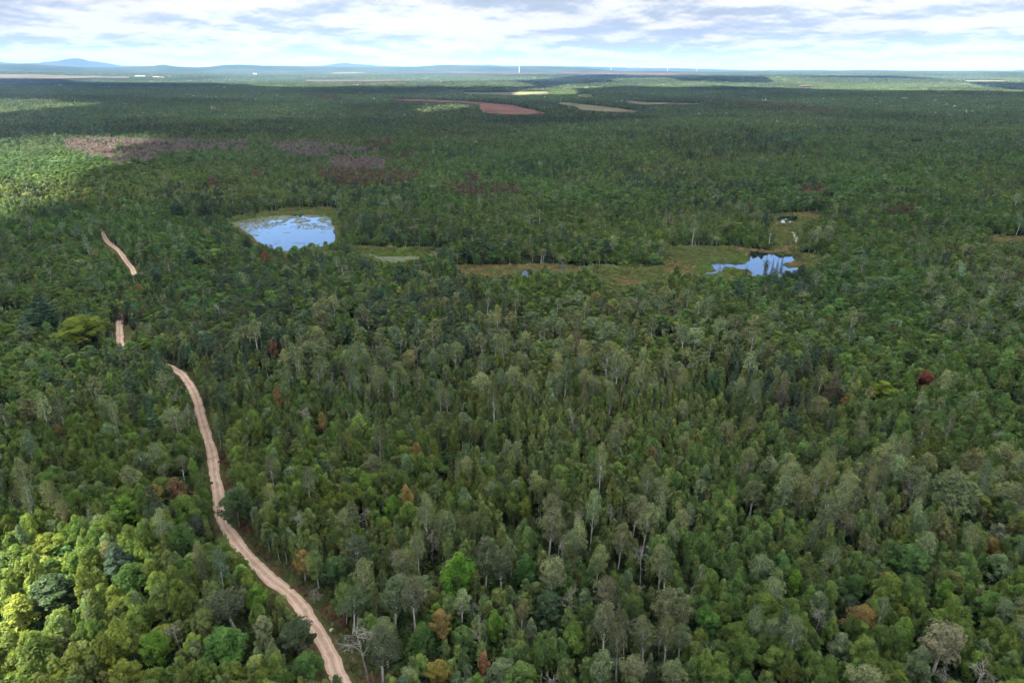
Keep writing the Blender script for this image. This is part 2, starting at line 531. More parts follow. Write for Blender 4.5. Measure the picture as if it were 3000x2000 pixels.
def sheet(poly, z, name, mat, kind='structure', flat=True, wob=0.6, sub=5):
    """a closed outline in photo pixels -> a flat sheet on the ground"""
    pts = np.array([(at(*p) if flat else hit(*p)) for p in poly])
    P = []
    n = len(pts)
    for k in range(n):
        p0, p1, p2, p3 = pts[k - 1], pts[k], pts[(k + 1) % n], pts[(k + 2) % n]
        for q in range(sub):
            t = q / sub
            c = 0.5 * ((2 * p1) + (-p0 + p2) * t + (2 * p0 - 5 * p1 + 4 * p2 - p3) * t * t + (-p0 + 3 * p1 - 3 * p2 + p3) * t ** 3)
            c = c * 0.5 + (p1 + (p2 - p1) * t) * 0.5
            P.append(c)
    P = np.array(P)
    if not flat:
        dd = np.hypot(P[:, 0], P[:, 1])[:, None] * 0.006
        P = P + np.random.RandomState(len(P) + 1).uniform(-1, 1, P.shape) * dd
    if flat: P = P + np.random.RandomState(len(P)).uniform(-wob, wob, P.shape)
    from mathutils.geometry import tessellate_polygon
    tri = tessellate_polygon([[Vector((a, b, 0)) for a, b in P]])
    tri = np.array([t for t in tri], int)
    a, b, c = P[tri[:, 0]], P[tri[:, 1]], P[tri[:, 2]]
    cr = (b[:, 0] - a[:, 0]) * (c[:, 1] - a[:, 1]) - (b[:, 1] - a[:, 1]) * (c[:, 0] - a[:, 0])
    tri[cr < 0] = tri[cr < 0][:, ::-1]
    Z = np.full(len(P), z) if flat else ground(P[:, 0], P[:, 1]) + z
    Vx = np.column_stack([P, Z])
    if not flat:                       # drape: split long triangles
        for _ in range(4):
            nv = []
            nt = []
            mid = {}
            Vl = list(map(tuple, Vx))
            for t3 in tri:
                ms = []
                for u, v_ in ((0, 1), (1, 2), (2, 0)):
                    key = (min(t3[u], t3[v_]), max(t3[u], t3[v_]))
                    if key not in mid:
                        q = (np.array(Vl[key[0]]) + np.array(Vl[key[1]])) / 2
                        q[2] = float(ground(q[0], q[1])) + z
                        mid[key] = len(Vl); Vl.append(tuple(q))
                    ms.append(mid[key])
                nt += [(t3[0], ms[0], ms[2]), (ms[0], t3[1], ms[1]), (ms[2], ms[1], t3[2]), (ms[0], ms[1], ms[2])]
            Vx = np.array(Vl); tri = np.array(nt)
            if len(tri) > 4000: break
    return add_obj(name, mesh_from(name, Vx, tri, [mat], smooth=not flat), kind=kind)


def water_material(name='pond_water', tint=(0.012, 0.016, 0.014, 1)):
    m, t, out = new_mat(name)
    p = t.new('ShaderNodeBsdfPrincipled')
    p.inputs['Base Color'].default_value = tint
    p.inputs['Roughness'].default_value = 0.02
    p.inputs['IOR'].default_value = 1.33
    p.inputs['Specular IOR Level'].default_value = 0.5
    g = t.new('ShaderNodeNewGeometry')
    n = t.noise(g.outputs['Position'], 0.8, 3, 0.5)
    bp = t.new('ShaderNodeBump'); bp.inputs['Distance'].default_value = 0.01; bp.inputs['Strength'].default_value = 0.25
    t.l.new(n, bp.inputs['Height']); t.l.new(bp.outputs[0], p.inputs['Normal'])
    t.l.new(p.outputs[0], out.inputs[0])
    return m


marsh_mat = field_material('marsh_sedge', (0.130, 0.145, 0.050, 1), (0.155, 0.140, 0.060, 1), 0.06, (0.070, 0.100, 0.030, 1))
for k, p in enumerate(MARSH):
    sheet(p, 0.02 + 0.006 * k, 'marsh', marsh_mat, wob=1.5)
WATER = water_material()
for k, p in enumerate((POND_A, POND_B, POND_C, POND_D, POND_E, POND_F)):
    sheet(p, 0.12, 'pond_water', WATER, wob=(1.1, 0.8, 0.6, 0.3, 0.6, 0.3)[k])
SAND = field_material('sand_bank', (0.24, 0.18, 0.14, 1), (0.36, 0.28, 0.22, 1), 0.4)
for p in ([(2328, 750), (2350, 746), (2372, 752), (2366, 760), (2345, 758)], [(2158, 723), (2178, 726), (2200, 731), (2206, 736), (2190, 738), (2166, 730)], [(2276, 652), (2284, 651), (2292, 656), (2282, 658)]):
    sheet(p, 0.09, 'sand_bank', SAND, wob=0.4)
sheet(POND_G, 0.5, 'pond_water', WATER, flat=False)
sp_ = smooth_path([at(*p) for p in STREAM], 8)
Vs, fs = ribbon(sp_, 0.7, 0.7, 0.1, 3, 0.9)
add_obj('stream_water', mesh_from('stream', Vs, fs, [WATER]), kind='structure')
FM = {'red': field_material('blueberry_barren', (0.11, 0.052, 0.045, 1), (0.15, 0.078, 0.062, 1), 0.01, (0.12, 0.10, 0.06, 1)),
      'red2': field_material('far_blueberry_barren', (0.075, 0.052, 0.042, 1), (0.10, 0.065, 0.05, 1), 0.004),
      'tan': field_material('dry_field', (0.105, 0.105, 0.055, 1), (0.15, 0.13, 0.08, 1), 0.01, (0.08, 0.10, 0.04, 1)),
      'yellow': field_material('mown_field', (0.09, 0.105, 0.042, 1), (0.11, 0.12, 0.055, 1), 0.02),
      'pink': field_material('open_barren', (0.075, 0.068, 0.046, 1), (0.105, 0.086, 0.064, 1), 0.002, (0.07, 0.075, 0.04, 1))}
for k, (p, c) in enumerate(FIELDS):
    sheet(p, 1.5 if c in ('red', 'tan', 'yellow') else 6.0, 'field', FM[c], flat=False)


# ------------------------------------------------------------------ masks in photo space, half resolution of 3000x2000 -> 1500x1000 (rows padded)
def raster(polys, scale=0.5, W_=1800, H_=1200, ox=150):
    M = np.zeros((H_, W_), bool)
    for poly in polys:
        P = np.array(poly, float) * scale
        P[:, 0] += ox
        x0, x1 = int(max(P[:, 0].min(), 0)), int(min(P[:, 0].max() + 2, W_))
        y0, y1 = int(max(P[:, 1].min(), 0)), int(min(P[:, 1].max() + 2, H_))
        if x1 <= x0 or y1 <= y0: continue
        yy, xx = np.mgrid[y0:y1, x0:x1]
        ins = np.zeros(xx.shape, bool)
        n = len(P)
        for k in range(n):
            ax, ay = P[k]; bx, by = P[(k + 1) % n]
            c = ((ay > yy) != (by > yy))
            with np.errstate(divide='ignore', invalid='ignore'):
                ins ^= c & (xx < (bx - ax) * (yy - ay) / (by - ay + 1e-12) + ax)
        M[y0:y1, x0:x1] |= ins
    return M


def look(M, px, py):
    xi = np.clip((px * 0.5 + 150).astype(int), 0, M.shape[1] - 1)
    yi = np.clip((py * 0.5).astype(int), 0, M.shape[0] - 1)
    return M[yi, xi]


KEEP = raster(VISMARSH + VISROAD + [f[0] for f in FIELDS])                        # what must stay unhidden
BARE = raster(MARSH + [POND_A, POND_B, POND_C, POND_D, POND_E, POND_F])
BAREF = raster([f[0] for f in FIELDS])


# ------------------------------------------------------------------ tree shapes
def tube(p0, p1, r0, r1, n=5):
    p0 = np.array(p0, float); p1 = np.array(p1, float)
    d = p1 - p0; d /= np.linalg.norm(d) + 1e-9
    a = np.cross(d, [0.3, 0.9, 0.1]); a /= np.linalg.norm(a); b = np.cross(d, a)
    th = np.arange(n) * 2 * np.pi / n
    ring = np.cos(th)[:, None] * a + np.sin(th)[:, None] * b
    V = np.concatenate([p0 + ring * r0, p1 + ring * r1])
    k = np.arange(n); k2 = (k + 1) % n
    return V, np.stack([k, k2, k2 + n, k + n], 1)


def join(parts):
    Vs, Fs, o = [], [], 0
    for v, f in parts:
        Vs.append(v); Fs.append(f + o); o += len(v)
    return np.concatenate(Vs), np.concatenate(Fs)


def stem_path(rs, H, lean=0.04, n=4):
    pts = [np.zeros(3)]
    d = rs.uniform(-lean, lean, 2)
    for k in range(1, n + 1):
        d = d + rs.uniform(-lean, lean, 2) * 0.6
        pts.append(pts[-1] + np.array([d[0], d[1], 1.0]) * H / n)
    return np.array(pts)


def on_stem(pts, t):
    u = t * (len(pts) - 1); k = min(int(u), len(pts) - 2)
    return pts[k] + (pts[k + 1] - pts[k]) * (u - k)


def leaves(rs, C, Nrm, size, aspect=0.55, flop=0.6):
    """rhombic leaf sprays : centres C, rough normals, half length size"""
    n = len(C)
    N = Nrm + rs.normal(0, flop, (n, 3))
    N /= np.linalg.norm(N, axis=1)[:, None] + 1e-9
    u = np.cross(N, rs.normal(0, 1, (n, 3))); u /= np.linalg.norm(u, axis=1)[:, None] + 1e-9
    v = np.cross(N, u)
    s = (size * rs.uniform(0.6, 1.35, n))[:, None]
    V = np.stack([C - u * s, C - v * s * aspect, C + u * s * 1.1, C + v * s * aspect], 1).reshape(-1, 3)
    F_ = np.arange(4 * n).reshape(n, 4)
    return V, F_


def broadleaf(seed, H, Rw, t0, nl, size, nclump, style='maple'):
    """returns (trunk V,F), (crown V,F,leafattr). style sets profile"""
    rs = np.random.RandomState(seed)
    pts = stem_path(rs, H * 0.93, 0.03 if style != 'aspen' else 0.05)
    tk = []
    r0 = H * (0.012 if style != 'aspen' else 0.0155)
    nseg = len(pts) - 1
    for k in range(nseg):
        tk.append(tube(pts[k], pts[k + 1], r0 * (1 - 0.8 * k / nseg), r0 * (1 - 0.8 * (k + 1) / nseg)))
    Cs, Ns, A = [], [], []
    per = max(4, nl // nclump)
    for c in range(nclump):
        t = t0 + (1 - t0) * ((c + rs.rand()) / nclump) ** (0.85 if style == 'birch' else 0.75)
        q = (t - t0) / (1 - t0)
        if style == 'birch':
            prof = np.sqrt(max(1 - (1.5 * q - 0.55) ** 2, 0.04)) * 0.95
        elif style == 'aspen':
            prof = np.sqrt(max(1 - (2 * q - 0.85) ** 2 / 1.35, 0.05))
        else:
            prof = np.sqrt(max(1 - (1.45 * q - 0.45) ** 2, 0.04))
        ang = c * 2.39996 + rs.uniform(-0.5, 0.5)
        rad = Rw * prof * rs.uniform(0.38, 1.12) * (0.72 if q > 0.85 else 1)
        base = on_stem(pts, max(t - rs.uniform(0.10, 0.22), t0 * 0.7))
        ax_ = on_stem(pts, min(t, 1.0))
        tip = ax_ + np.array([math.cos(ang) * rad * 0.72, math.sin(ang) * rad * 0.72, H * (0.02 if q < 0.9 else 0.05)])
        d = tip - base; d[2] += H * (0.14 if style != 'aspen' else 0.03); d /= np.linalg.norm(d)
        if c % (2 if style == 'aspen' else 3) == 0:
            tk.append(tube(base, tip, r0 * 0.30, r0 * 0.07, 3))
        la = Rw * {'maple': 0.44, 'birch': 0.50, 'aspen': 0.42}[style] * rs.uniform(0.6, 1.45)
        lb = la * {'maple': 0.62, 'birch': 0.50, 'aspen': 0.85}[style]
        u = rs.normal(0, 1, (per, 3)); u /= np.linalg.norm(u, axis=1)[:, None]
        u[:, 2] = np.where(u[:, 2] < -0.35, -u[:, 2], u[:, 2])
        rr_ = rs.uniform(0.45, 1.0, per)[:, None] ** 0.4
        # stretch along d
        al = (u @ d)[:, None] * d
        p = tip + (u - al) * lb * rr_ + al * la * rr_
        Cs.append(p); Ns.append(u * 0.9 + np.array([0, 0, 0.5])); A.append(np.clip(rs.rand() * 0.6 + rs.rand(per) * 0.4, 0, 1))
    C = np.concatenate(Cs); N = np.concatenate(Ns)
    cv, cf = leaves(rs, C, N, size, 0.52, 0.42 if style != 'aspen' else 0.65)
    return join(tk), (cv, cf, np.concatenate(A))


def conifer(seed, H, Rw, nl, size, style='spruce'):
    rs = np.random.RandomState(seed)
    pts = stem_path(rs, H, 0.012)
    r0 = H * 0.013
    tk = [tube(pts[k], pts[k + 1], r0 * (1 - 0.95 * k / 4), r0 * (1 - 0.95 * (k + 1) / 4)) for k in range(4)]
    Cs, Ns, A = [], [], []
    if style == 'pine':
        tiers = 11; t0 = 0.22
    else:
        tiers = 16; t0 = 0.10
    br = []
    for k in range(tiers):
        q = (k + 0.3) / tiers
        t = t0 + (1 - t0) * q
        if style == 'pine':
            rad = Rw * (1 - q) ** 0.55 * rs.uniform(0.7, 1.05) * (0.75 + 0.25 * min(q * 5, 1)); nb = rs.randint(4, 7)
        else:
            rad = Rw * ((1 - q) ** 0.9 + 0.04) * rs.uniform(0.85, 1.05); nb = 7
        a0 = rs.rand() * 6.28
        for b in range(nb):
            a = a0 + b * 6.283 / nb + rs.uniform(-0.2, 0.2)
            L = rad * rs.uniform(0.75, 1.12)
            rise = 0.22 if style == 'pine' else -0.12
            base = on_stem(pts, min(t, 0.99))
            br.append((base, a, L, rise, q))
    tot = sum(b[2] for b in br)
    for base, a, L, rise, q in br:
        m = max(3, int(nl * L / tot))
        s = rs.uniform(0.12, 1.0, m) ** 0.75
        wdt = (0.26 if style == 'pine' else 0.20) * L * (1.1 - 0.5 * s)
        off = rs.uniform(-1, 1, m) * wdt
        d = np.array([math.cos(a), math.sin(a)])
        n_ = np.array([-d[1], d[0]])
        xy = s[:, None] * L * d + off[:, None] * n_
        z = rise * L * s + (0.16 * L * s ** 2 if style != 'pine' else 0.1 * L * s ** 2) + rs.uniform(-0.12, 0.12, m) * H * 0.02
        Cs.append(np.column_stack([base[0] + xy[:, 0], base[1] + xy[:, 1], base[2] + z]))
        Ns.append(np.tile([d[0] * 0.35, d[1] * 0.35, 1.0], (m, 1)))
        A.append(np.clip(rs.rand() * 0.5 + rs.rand(m) * 0.5, 0, 1))
        if nl > 500: tk.append(tube(base, base + np.array([d[0] * L, d[1] * L, rise * L]), r0 * 0.22, r0 * 0.05, 3))
    cv, cf = leaves(rs, np.concatenate(Cs), np.concatenate(Ns), size, 0.45, 0.45)
    return join(tk), (cv, cf, np.concatenate(A))


def snag(seed, H, spread=1.0, depth=3, broken=False, twigs=True):
    """a dead tree : trunk with forking bare limbs"""
    rs = np.random.RandomState(seed)
    pts = stem_path(rs, H * (0.7 if broken else 0.92), 0.07)
    r0 = H * 0.0115
    parts, crown = [], []
    n = len(pts) - 1
    for k in range(n):
        e = 0.35 if broken else 0.8
        parts.append(tube(pts[k], pts[k + 1], r0 * (1 - e * k / n), r0 * (1 - e * (k + 1) / n), 6))

    def grow(p, d, L, r, lev):
        q = p
        for s in range(3):
            d = d + rs.normal(0, 0.22, 3); d /= np.linalg.norm(d)
            q2 = q + d * L / 3
            crown.append(tube(q, q2, r * (1 - s * 0.22), r * (1 - (s + 1) * 0.22), 4))
            q = q2
            if lev > 0 and (s > 0 or rs.rand() < 0.5):
                for _ in range(rs.randint(1, 3)):
                    e = d + rs.normal(0, 0.75, 3); e /= np.linalg.norm(e)
                    grow(q, e, L * rs.uniform(0.4, 0.62), r * 0.5, lev - 1)

    nb = 4 if broken else 11
    for b in range(nb):
        t = rs.uniform(0.5, 1.0)
        a = b * 2.4 + rs.uniform(-0.4, 0.4)
        d = np.array([math.cos(a), math.sin(a), rs.uniform(0.5, 1.5)]); d /= np.linalg.norm(d)
        grow(on_stem(pts, t), d, H * rs.uniform(0.16, 0.30) * spread, r0 * 0.34, depth - 1)
    return join(parts), join(crown) + (None,)


def blob(seed, nl, size, rx, rz, z0):
    rs = np.random.RandomState(seed)
    u = rs.normal(0, 1, (nl, 3)); u /= np.linalg.norm(u, axis=1)[:, None]; u[:, 2] = abs(u[:, 2])
    rr_ = 0.75 + 0.25 * rs.rand(nl)[:, None]
    lump = 1 + 0.22 * np.sin(u[:, :1] * 5 + seed) * np.cos(u[:, 1:2] * 6 + seed * 2)
    C = u * rr_ * lump * np.array([rx, rx, rz]) + np.array([0, 0, z0])
    cv, cf = leaves(rs, C, u + np.array([0, 0, 0.4]), size, 0.6, 0.5)
    return cv, cf, rs.rand(nl)


# kind -> (height, builder); all modelled at true height H and later scaled by a factor near 1
KINDS = ['birch', 'maple', 'aspen', 'pine', 'spruce', 'dead', 'deadfir']
BASEH = {'birch': 7.6, 'maple': 8.0, 'aspen': 12.2, 'pine': 12.0, 'spruce': 10.0, 'dead': 9.5, 'deadfir': 8.6}
CRW = {'birch': 1.38, 'maple': 2.0, 'aspen': 1.95, 'pine': 2.7, 'spruce': 1.55, 'dead': 1.7, 'deadfir': 1.45}      # crown half width


def build(kind, seed, lod):
    H = BASEH[kind]; Rw = CRW[kind]
    f = [1.0, 0.30, 0.085][lod]; sz = [1.0, 1.7, 3.0][lod]
    if kind == 'birch': return broadleaf(seed, H, Rw, 0.34, int(2300 * f), 0.145 * sz, [32, 20, 10][lod], 'birch')
    if kind == 'maple': return broadleaf(seed, H, Rw, 0.26, int(3800 * f), 0.16 * sz, [40, 26, 14][lod], 'maple')
    if kind == 'aspen': return broadleaf(seed, H, Rw, 0.54, int(2300 * f), 0.145 * sz, [36, 24, 13][lod], 'aspen')
    if kind == 'pine': return conifer(seed, H, Rw, int(3200 * f), 0.22 * sz, 'pine')
    if kind == 'spruce': return conifer(seed, H, Rw, int(2600 * f), 0.17 * sz, 'spruce')
    if kind == 'deadfir': return conifer(seed, H, Rw, int(1100 * f), 0.16 * sz, 'spruce')
    return snag(seed, H, 0.50, 4 if lod == 0 else 2)


BARKS = {'birch': BARK_WHITE, 'maple': BARK_GREY, 'aspen': BARK_WHITE, 'pine': BARK_DARK, 'spruce': BARK_DARK, 'dead': BARK_DEAD, 'deadfir': BARK_GREY}
LEAFM = {'birch': LEAF, 'maple': LEAF, 'aspen': LEAF, 'pine': NEEDLE, 'spruce': NEEDLE, 'dead': BARK_DEAD, 'deadfir': NEEDLE}
NVAR = {'birch': 6, 'maple': 6, 'aspen': 5, 'pine': 4, 'spruce': 4, 'dead': 5, 'deadfir': 3}
PARTS = {}       # individual trees : (trunk mesh, crown mesh)
WHOLE = {}       # joined tree meshes for the mass of the wood
for kd in KINDS:
    for v_ in range(NVAR[kd]):
        for lod in (0, 1, 2):
            if lod == 2 and v_ > 3: continue
            (tv, tf), (cv, cf, ca) = build(kd, 100 * KINDS.index(kd) + v_ * 7 + 1, lod)
            if lod == 0:
                PARTS[kd, v_] = (mesh_from(kd + '_trunk', tv, tf, [BARKS[kd]], smooth=True),
                                 mesh_from(kd + '_crown', cv, cf, [LEAFM[kd]], fattr=ca))
            Vw = np.concatenate([tv, cv]); Fw = np.concatenate([tf, cf + len(tv)])
            mi = np.concatenate([np.zeros(len(tf)), np.ones(len(cf))])
            at_ = np.concatenate([np.zeros(len(tf)), ca if ca is not None else np.zeros(len(cf))])
            WHOLE[kd, v_, lod] = mesh_from('%s_variant' % kd, Vw, Fw, [BARKS[kd], LEAFM[kd]], mat_idx=mi, fattr=at_)


def canopy_patch(seed, wide, n, nl, size, conif=False):
    """several crowns together, for woods kilometres away"""
    rs = np.random.RandomState(seed)
    Vs, Fs, As, o = [], [], [], 0
    for k in range(n):
        x, y = rs.uniform(-wide, wide, 2)
        r = wide * rs.uniform(0.30, 0.48)
        h = rs.uniform(6.5, 11.5)
        if conif:
            r *= 0.7; h *= 1.1
        v, f, a = blob(seed * 31 + k, nl, size, r, 3.4 if not conif else 6.5, 0)
        v[:, 2] += h - (3.4 if not conif else 6.5)
        v[:, :2] += (x, y)
        Vs.append(v); Fs.append(f + o); As.append(np.clip(a * 0.5 + rs.rand() * 0.5, 0, 1)); o += len(v)
    return mesh_from('canopy_patch', np.concatenate(Vs), np.concatenate(Fs), [LEAF], fattr=np.concatenate(As))


PATCH3 = [canopy_patch(500 + k, 4.6, 4, 42, 1.25) for k in range(6)] + [canopy_patch(520 + k, 4.6, 5, 34, 1.1, True) for k in range(4)]
PATCH4 = [canopy_patch(540 + k, 10.0, 7, 26, 2.6) for k in range(6)] + [canopy_patch(560 + k, 10.0, 9, 20, 2.2, True) for k in range(4)]
SHRUBS = []
for k in range(5):
    v, f, a = blob(600 + k, 260, 0.15, 0.9, 0.9 + 0.2 * k, 0.1)
    SHRUBS.append(mesh_from('shrub_variant', v, f, [LEAF], fattr=a))
for k in range(3):
    rs = np.random.RandomState(640 + k)
    n = 90
    c = np.column_stack([rs.normal(0, 0.6, (n, 2)), rs.uniform(0.1, 0.5, n)])
    v, f = leaves(rs, c, np.column_stack([rs.normal(0, 1, (n, 2)), rs.uniform(0, 0.3, n)]), 0.30, 0.18, 0.3)
    SHRUBS.append(mesh_from('sedge_variant', v, f, [LEAF], fattr=rs.rand(n)))


# ------------------------------------------------------------------ instancer : points carrying kind, size, turn and leaf colour
def scatter(name, meshes, P, idx, scl, rotz, tint, tilt=None, label=None):
    col = bpy.data.collections.new(name + '_sources')
    for k, m_ in enumerate(meshes):
        o = bpy.data.objects.new('%s_source_%03d' % (name, k), m_)
        col.objects.link(o)
    me = bpy.data.meshes.new(name)
    n = len(P)
    me.vertices.add(n); me.vertices.foreach_set('co', np.asarray(P, np.float32).ravel())
    rot = np.zeros((n, 3), np.float32); rot[:, 2] = rotz
    if tilt is not None: rot[:, 0] = tilt[:, 0]; rot[:, 1] = tilt[:, 1]
    for nm, ty, key, dat in (('rot', 'FLOAT_VECTOR', 'vector', rot), ('scl', 'FLOAT_VECTOR', 'vector', np.asarray(scl, np.float32)),
                             ('tint', 'FLOAT_VECTOR', 'vector', np.asarray(tint, np.float32))):
        a = me.attributes.new(nm, ty, 'POINT'); a.data.foreach_set(key, np.ascontiguousarray(dat).ravel())
    a = me.attributes.new('idx', 'INT', 'POINT'); a.data.foreach_set('value', np.asarray(idx, np.int32))
    o = add_obj(name, me, kind='stuff')
    if label: o['label'] = label
    ng = bpy.data.node_groups.new(name, 'GeometryNodeTree')
    ng.interface.new_socket('Geometry', in_out='INPUT', socket_type='NodeSocketGeometry')
    ng.interface.new_socket('Geometry', in_out='OUTPUT', socket_type='NodeSocketGeometry')
    gi = ng.nodes.new('NodeGroupInput'); go = ng.nodes.new('NodeGroupOutput')
    ci = ng.nodes.new('GeometryNodeCollectionInfo'); ci.inputs[0].default_value = col
    ci.inputs['Separate Children'].default_value = True; ci.inputs['Reset Children'].default_value = True
    ip = ng.nodes.new('GeometryNodeInstanceOnPoints'); ip.inputs['Pick Instance'].default_value = True
    L = ng.links.new
    L(gi.outputs[0], ip.inputs['Points']); L(ci.outputs[0], ip.inputs['Instance'])

    def att(nm, ty):
        q = ng.nodes.new('GeometryNodeInputNamedAttribute'); q.data_type = ty; q.inputs['Name'].default_value = nm
        return q.outputs[0]
    L(att('idx', 'INT'), ip.inputs['Instance Index'])
    L(att('rot', 'FLOAT_VECTOR'), ip.inputs['Rotation']); L(att('scl', 'FLOAT_VECTOR'), ip.inputs['Scale'])
    L(ip.outputs[0], go.inputs[0])
    md = o.modifiers.new('scatter', 'NODES'); md.node_group = ng
    return o


# ------------------------------------------------------------------ what grows where
TINT = {'birch': (0.086, 0.116, 0.032), 'maple': (0.069, 0.113, 0.025), 'aspen': (0.112, 0.134, 0.058), 'pine': (0.048, 0.077, 0.039),
        'spruce': (0.062, 0.076, 0.036), 'dead': (0.3, 0.28, 0.26), 'deadfir': (0.14, 0.115, 0.10)}
PURPLE = [[(185, 401), (300, 395), (415, 400), (440, 425), (320, 440), (268, 452), (190, 425)], [(268, 425), (459, 420), (470, 460), (340, 478)],
          [(408, 398), (727, 402), (730, 432), (600, 436), (470, 445)], [(760, 408), (944, 412), (960, 452), (860, 450)], [(940, 445), (1129, 452), (1125, 485), (985, 482)],
          [(880, 405), (1110, 430), (1110, 440), (900, 440)]]
DREAD = [[(1071, 403), (1154, 401), (1160, 428), (1080, 430)], [(1116, 436), (1224, 440), (1226, 457), (1120, 458)], [(925, 478), (1224, 488), (1226, 528), (1010, 535), (930, 505)],
         [(606, 512), (701, 512), (690, 541), (610, 538)], [(1352, 500), (1403, 498), (1400, 526), (1350, 526)], [(1290, 530), (1500, 532), (1530, 560), (1330, 566)],
         [(735, 480), (790, 485), (785, 512), (740, 508)], [(884, 276), (985, 275), (989, 292), (905, 289)], [(2055, 289), (2250, 301), (2420, 318), (2470, 331), (2440, 338), (2260, 314), (2070, 299)],
         [(2330, 535), (2420, 540), (2420, 560), (2340, 560)], [(2600, 590), (2680, 590), (2680, 620), (2610, 620)]]
SPRUCEY = [[(960, 800), (1300, 790), (1500, 850), (1480, 1010), (1150, 1050), (1000, 960)], [(2140, 1020), (2480, 1010), (2500, 1230), (2250, 1260), (2120, 1150)],
           [(2100, 770), (2420, 770), (2480, 860), (2200, 880)], [(1000, 700), (1500, 720), (1500, 830), (1100, 850)], [(1900, 400), (2400, 380), (2300, 450), (2000, 460)],
           [(1300, 210), (2100, 300), (1900, 345), (1500, 360), (1100, 320)], [(480, 540), (640, 520), (660, 640), (500, 650)], [(30, 540), (240, 540), (220, 640), (40, 640)]]
ASPENY = [[(820, 880), (1000, 860), (1900, 860), (2300, 900), (2200, 1130), (1700, 1160), (1300, 1120), (1000, 1150), (820, 1100)], [(1000, 1500), (2050, 1450), (2100, 2040), (1000, 2040)],
          [(2200, 1350), (3000, 1300), (3000, 1520), (2400, 1600)], [(2700, 780), (3100, 780), (3100, 960), (2700, 960)]]
MAPLEY = [[(-200, 1250), (600, 1150), (700, 1500), (900, 2100), (-200, 2100)], [(650, 1150), (1300, 1250), (1600, 1450), (1000, 1560), (700, 1450)], [(2050, 1750), (3100, 1650), (3100, 2100), (2050, 2100)]]
M_PURPLE, M_RED, M_SPR, M_ASP, M_MAP = raster(PURPLE), raster(DREAD), raster(SPRUCEY), raster(ASPENY), raster(MAPLEY)


def species(x, y, rs):
    """kind index and leaf colour for every tree"""
    n = len(x)
    px, py = proj(x, y, ground(x, y) + 9.0)
    u = rs.rand(n)
    big = vnoise(x, y, 95, 11) * 0.6 + vnoise(x, y, 33, 12) * 0.4
    con = vnoise(x, y, 150, 13) * 0.65 + vnoise(x, y, 45, 14) * 0.35
    k = np.where(u < np.clip(0.45 + (big - 0.5) * 2.4, 0.06, 0.92), 1, 0)         # maple or birch
    mp = look(M_MAP, px, py); k = np.where(mp & (rs.rand(n) < 0.45), 1, k)
    asp = look(M_ASP, px, py)
    k = np.where(rs.rand(n) < np.where(asp, 0.15, 0.03), 2, k)
    pc = np.where(look(M_SPR, px, py), 0.38, np.clip((con - 0.60) * 2.2, 0.015, 0.4))
    c = rs.rand(n) < pc * (1 - 0.45 * sstep(200, 600, np.hypot(x, y)))
    k = np.where(c, np.where(rs.rand(n) < 0.24, 3, 4), k)
    k = np.where(rs.rand(n) < np.where(asp, 0.055, 0.010), 5, k)
    rd = look(M_RED, px, py) & (rs.rand(n) < 0.62)
    pu = look(M_PURPLE, px, py) & (rs.rand(n) < 0.80)
    k = np.where(rd, 0, k); k = np.where(pu, 0, k)
    base = np.array([TINT[a] for a in KINDS])[k]
    br = np.exp(rs.normal(0, 0.20, n)) * (0.84 + 0.34 * vnoise(x, y, 60, 15))
    t = base * br[:, None]
    warm = rs.normal(0, 0.07, n) - 0.06 + (vnoise(x, y, 130, 16) - 0.5) * 0.18 + 0.0 * px
    t[:, 0] *= 1 + warm * 1.2; t[:, 2] *= 1 - warm * 0.8
    dd = np.hypot(x, y)
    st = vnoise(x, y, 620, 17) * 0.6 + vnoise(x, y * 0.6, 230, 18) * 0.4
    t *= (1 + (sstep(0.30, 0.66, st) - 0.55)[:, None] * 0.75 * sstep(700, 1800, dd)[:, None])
    mpt = mp & (k == 1); t[mpt] = t[mpt] * np.array([1.10, 1.02, 0.75])
    lum = t.mean(1, keepdims=True) * np.array([[0.95, 1.08, 0.92]]); fq = (0.30 * sstep(500, 1800, dd))[:, None]; t = t * (1 - fq) + lum * fq  # greyed with distance: haze mixed into the leaf colour
    silver = (rs.rand(n) < 0.06) & (k < 2)
    t[silver] = t[silver] * 0.6 + np.array([0.055, 0.075, 0.05])
    brt = (rs.rand(n) < 0.035) & (k < 2)
    t[brt] = np.array([0.085, 0.15, 0.022]) * rs.uniform(0.75, 1.15, (brt.sum(), 1))
    och = (rs.rand(n) < 0.003) & (k < 2)
    t[och] = np.array([0.17, 0.12, 0.035]) * rs.uniform(0.7, 1.1, (och.sum(), 1))
    t[rd] = np.array([0.105, 0.058, 0.046]) * rs.uniform(0.7, 1.25, (rd.sum(), 1))
    t[pu] = np.array([0.165, 0.120, 0.125]) * rs.uniform(0.75, 1.2, (pu.sum(), 1))
    return k, t, px, py


def jitter_grid(x0, x1, y0, y1, s, rs, jit=0.42):
    gx = np.arange(x0, x1, s); gy = np.arange(y0, y1, s * 0.9)
    X, Y = np.meshgrid(gx, gy)
    X = X + (np.arange(len(gy)) % 2)[:, None] * s / 2
    return (X + rs.uniform(-jit, jit, X.shape) * s).ravel(), (Y + rs.uniform(-jit, jit, Y.shape) * s).ravel()


def in_view(x, y, m=1.16, back=0):
    return (np.abs(x) < (y * cp + 40) * 0.75 * m + 12)


def blocked(x, y, h, w_, kidx=None):
    """does a tree of height h and half width w_ at x,y hide something that must stay in view?"""
    bad = np.zeros(len(x), bool)
    z0 = ground(x, y)
    for hz, wf in ((1.02, 0.0), (0.85, 0.5), (0.85, -0.5), (0.65, 0.95), (0.65, -0.95), (0.4, 0.8), (0.4, -0.8), (0.35, 0), (0.1, 0)):
        a, b = proj(x + w_ * wf, y, z0 + h * hz)
        bad |= look(KEEP, a, b)
    return bad


